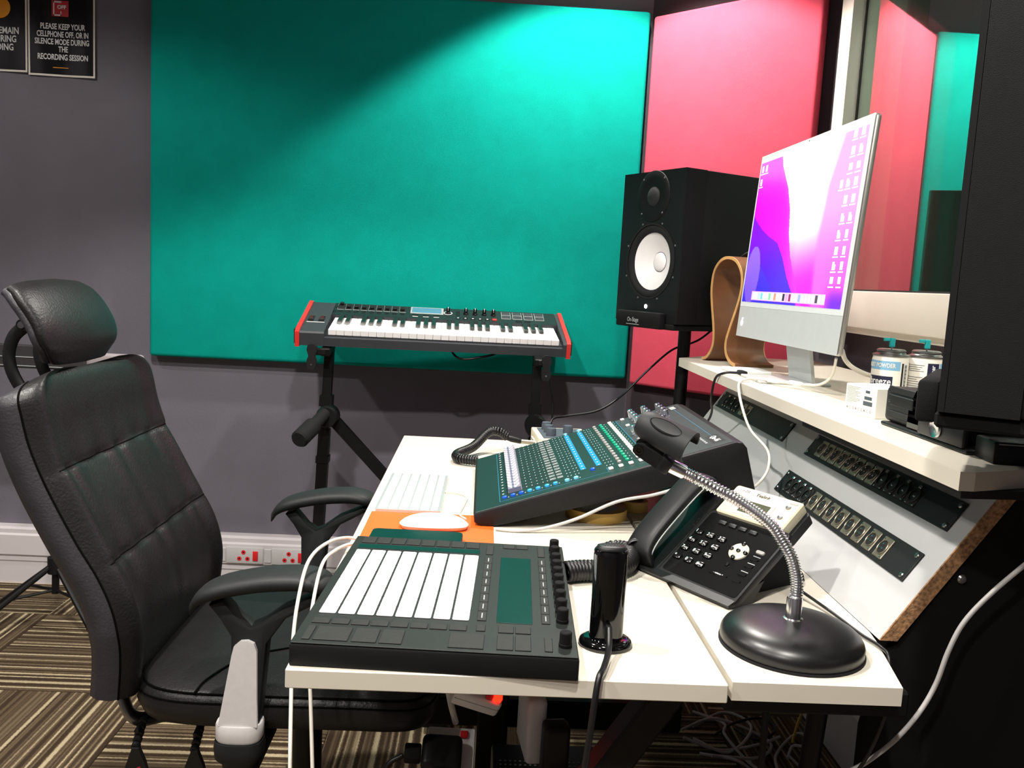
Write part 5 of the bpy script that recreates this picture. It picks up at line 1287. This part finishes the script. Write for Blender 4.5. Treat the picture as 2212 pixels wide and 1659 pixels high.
# ------------------------------------------------------------------ cables on the shelf and riser
cable('computer_power_cable', [(.664, 1.56, 1.038), (.672, 1.56, 1.020), (.688, 1.56, 1.006), (.715, 1.565, .995), (.745, 1.575, .988), (.780, 1.60, .975), (.82, 1.70, .960), (.84, 1.80, .960)], .0043, 'cable_white', 'thick white power cable dropping from the computer behind the aerosol cans')
cable('charging_cable', [(.634, 1.510, 1.025), (.640, 1.535, .992), (.630, 1.560, .972), (.612, 1.600, .966), (.585, 1.650, .964), (.560, 1.700, .962), (.535, 1.700, .960), (.512, 1.670, .952), (.505, 1.62, .920), (.510, 1.57, .880), (.527, 1.515, .852), (.519, 1.480, .826), (.500, 1.460, .806), (.478, 1.450, .79)], .0026, 'cable_white', 'thin white cable looping from the computer over the shelf edge to the mixer')
solo(MB().tube([(.612, 1.602, .966), (.5985, 1.628, .966)], .0042, 10).tube([(.585, 1.650, .9645), (.572, 1.676, .9635)], .0042, 10), 'cable_adapter', 'apple_white', 'white in-line cable plug on the shelf in front of the computer foot', 'plug')
cable('drive_cable', [(.567, 1.818, .961), (.545, 1.812, .962), (.524, 1.815, .960), (.512, 1.84, .945), (.513, 1.865, .90), (.526, 1.90, .86), (.515, 1.915, .83), (.46, 1.90, .80)], .0028, 'cable_black', 'black cable from the silver drive hanging over the riser behind the mixer')
cable('speaker_cable', [(.66, 2.42, 1.03), (.62, 2.40, 1.0), (.590, 2.390, .985), (.535, 2.39, .962), (.47, 2.39, .90), (.40, 2.37, .83), (.33, 2.33, .790), (.24, 2.30, .775), (.20, 2.26, .77), (.19, 2.21, .735)], .0030, 'cable_black', 'black cable sweeping from the far loudspeaker down to the back of the desk')
cable('mixer_cable', [(.040, 1.385, D+.0035), (.075, 1.380, D+.003), (.120, 1.385, D+.008), (.175, 1.392, D+.025), (.24, 1.398, D+.055), (.30, 1.402, D+.068), (.35, 1.40, D+.085), (.385, 1.385, D+.098)], .0028, 'cable_grey', 'grey cable running along the front of the mixer towards the phone')
cable('keyboard_cable', [(-.055, 1.62, D+.003), (-.030, 1.615, D+.003), (-.012, 1.59, D+.002), (-.016, 1.53, D+.002), (-.022, 1.47, D+.002), (-.010, 1.44, D+.002)], .0017, 'cable_white', 'thin white cable beside the slim computer keyboard')
for k, (pts, lab) in enumerate(((([(-.155, 1.276, D+.006), (-.185, 1.270, D+.014), (-.210, 1.225, D+.018), (-.224, 1.165, D+.010), (-.227, 1.115, D-.03), (-.225, 1.08, D-.075), (-.219, 1.05, D-.12), (-.205, .99, D-.22), (-.190, .95, D-.31)]), 'white cable curving from the dark phone over the left desk edge'),
                     (([(-.155, 1.262, D+.005), (-.178, 1.252, D+.010), (-.197, 1.215, D+.010), (-.206, 1.170, D+.004), (-.208, 1.12, D-.035), (-.206, 1.09, D-.08), (-.196, 1.06, D-.14), (-.178, 1.0, D-.25), (-.168, .96, D-.34)]), 'cream cable curving beside the white one over the left desk edge'))):
    cable('charging_cable', pts, .0026, 'cable_white', lab, group='cables over the left desk edge')

# ================================================================== MUSIC STAND BEHIND THE CHAIR
mu = thing('music_stand', (-1.283, 2.60, 0), 0, 'tripod stand with flat tray behind the office chair', 'stand', world=True)
part(MB().rbox((-1.62, 2.560, .800), (-1.16, 2.585, .868), .003, 1), 'tray', 'tray_dark', mu)
part(MB().rbox((-1.18, 2.575, .809), (-.998, 2.60, .853), .010, 3), 'tray_lip', 'tray_grey', mu)
for z in (.806, .832): part(MB().box((-1.61, 2.5580, z), (-1.165, 2.5598, z+.0025)), 'tray_line', 'print_grey', mu, 0)
part(MB().cyl((-1.272, 2.605, .10), (-1.262, 2.612, .81), .011, n=14), 'pole', 'black_metal', mu)
part(MB().cyl((-1.272, 2.605, .165), (-1.272, 2.605, .215), .022, n=14), 'leg_collar', 'black_plastic', mu)
for dx, dy in ((-.20, -.17), (-.24, .10), (.16, -.10)):
    e = V(-1.272+dx*1.0, 2.605+dy*1.0, .008); s0 = V(-1.272, 2.605, .195)
    lg_ = part(MB().cyl(s0, e, .0085, n=10), 'leg', 'black_metal', mu)
    part(MB().tube([V(-1.272, 2.605, .11), s0.lerp(e, .48)], .0045, 6), 'leg_strut', 'black_metal', lg_)

# ================================================================== UNDER THE DESK
pcx = thing('computer_tower', (.19, 1.42, 0), 0, 'black computer tower with perforated top under the desk', 'computer', world=True)
part(MB().rbox((.055, 1.05, .0), (.30, 1.47, .300), .006, 2), 'case', 'black_plastic', pcx)
gm = MB()
for i in range(26):
    for j in range(12): gm.lathe([(0, 0), (.0022, 0), (.0022, .0004), (0, .0004)], 6, (.070+i*.0086, 1.28+j*.012, .3002))
tag(part(gm, 'vent_holes', 'print_grey', pcx, 0), kind='stuff')
def pstrip():
    t = thing('power_strip', (-.035, 1.1, .3), 0, 'white power strip with plugs hanging under the desk edge', 'power strip')
    t.matrix_world = frame((-.043, 1.095, .300), (1, .0, -.03), V(.0, .85, .50))
    link('body', MB().rbox((-.014, -.02, -.028), (.062, .24, -.002), .004, 2).mesh('body', 'adapter_white'), t)
    a = link('black_plug', MB().rbox((-.020, .158, -.001), (.042, .212, .028), .009, 3).mesh('black_plug', 'black_plastic'), t)
    link('plug_neck', MB().rbox((-.046, .170, .004), (-.0205, .196, .022), .003, 2).mesh('plug_neck', 'rubber'), a)
    link('switch', MB().rbox((.038, .220, -.001), (.050, .232, .004), .0015, 1).mesh('switch', 'switch_red'), t)
    link('white_plug', MB().rbox((-.006, .094, -.001), (.052, .146, .026), .012, 3).mesh('white_plug', 'adapter_grey'), t)
    link('white_plug', MB().rbox((.018, .030, -.001), (.068, .086, .020), .010, 3).mesh('white_plug', 'adapter_white'), t)
pstrip()
ad = thing('power_adapter', (.02, 1.20, .50), 0, 'white adapter with glowing red switch hanging under the desk', 'adapter')
ad.matrix_world = frame((-.010, 1.180, .540), V(1, .10, -.34), V(.10, .92, .40))
link('body', MB().rbox((0, 0, -.030), (.072, .11, .0), .005, 3).mesh('body', 'adapter_white'), ad)
link('seam', MB().box((-.0004, .004, -.0135), (.0724, .106, -.0125)).box((.002, -.0004, -.0135), (.070, .003, -.0125)).mesh('seam', 'print_grey', 0), ad)
link('switch_housing', MB().rbox((.044, .002, .0002), (.069, .040, .010), .0015, 1).mesh('switch_housing', 'switch_red'), ad)
link('switch_light', MB().rbox((.054, .0005, .0015), (.067, .022, .0125), .0015, 1).mesh('switch_light', 'led_red'), ad)
ad2 = thing('power_adapter', (.12, 1.22, .5), 0, 'pale grey upright adapter with black plug hanging under the desk', 'adapter')
ad2.matrix_world = frame((.098, 1.22, .405), V(.98, .12, .0), V(.30, .0, 1))
link('body', MB().rbox((0, 0, -.09), (.030, .105, .0), .008, 3).mesh('body', 'adapter_grey'), ad2)
link('plug', MB().rbox((.020, .0, .0002), (.060, .080, .034), .008, 3).mesh('plug', 'black_plastic'), ad2)
link('red_tab', MB().rbox((.025, -.002, .0342), (.062, .010, .038), .001, 1).mesh('red_tab', 'poster_red'), ad2)
cable('adapter_cable', [(-.040, 1.25, D-.053), (-.038, 1.23, .62), (-.030, 1.26, .54), (-.020, 1.29, .47), (-.010, 1.305, .425)], .0052, 'cable_white', 'thick white cable hanging from the desk to the power strip')
cable('plug_cable', [(-.088, 1.245, .402), (-.112, 1.24, .385), (-.125, 1.23, .33), (-.130, 1.25, .26)], .0042, 'cable_black', 'black cable leaving the black plug of the power strip')
# loose cables on the floor to the right
random.seed(11)
FL = [((.60, 2.10), (.70, 2.16), (.74, 2.06), (.66, 1.98), (.58, 2.02)), ((.56, 2.06), (.66, 2.10), (.78, 2.04), (.72, 1.94), (.60, 1.92)), ((.55, 2.0), (.64, 1.99), (.74, 2.00), (.80, 2.02)), ((.62, 2.18), (.68, 2.10), (.66, 2.02), (.70, 1.93), (.74, 1.86)), ((.58, 1.95), (.66, 1.90), (.70, 1.86), (.66, 1.80)), ((.74, 1.86), (.78, 1.98), (.86, 2.06), (.88, 1.99)), ((.80, 1.96), (.83, 2.0), (.86, 1.95), (.83, 1.91), (.80, 1.95))]
for k, P_ in enumerate(FL):
    cable('network_cable', [(x, y, .006+.012*((i+k) % 3)) for i, (x, y) in enumerate(P_)], .0038, 'cable_grey', 'grey loose cable looping on the carpet under the console', 'cable', 'loose cables on the carpet', 8)
cable('network_cable', [(.80, 1.94, .06), (.83, 1.99, .085), (.87, 2.05, .10), (.90, 2.10, .12)], .0032, 'cable_yellow', 'yellow cable among the grey ones under the console')
cable('floor_cable', [(.64, 2.05, .01), (.70, 2.08, .03), (.78, 2.10, .035), (.80, 2.05, .03), (.74, 2.02, .02), (.70, 2.07, .02)], .0035, 'cable_black', 'black cable looping over the carpet under the console')
# pale cable hanging at the right, in front of the black end panel
cable('hanging_cable', [(.66, .955, .845), (.615, .955, .80), (.585, .955, .762), (.570, .955, .725), (.560, .955, .685), (.546, .955, .652), (.525, .955, .62), (.50, .955, .594), (.47, .955, .572), (.42, .97, .54), (.36, 1.05, .50)], .0030, 'cable_grey', 'pale grey cable hanging across the black end panel of the console')
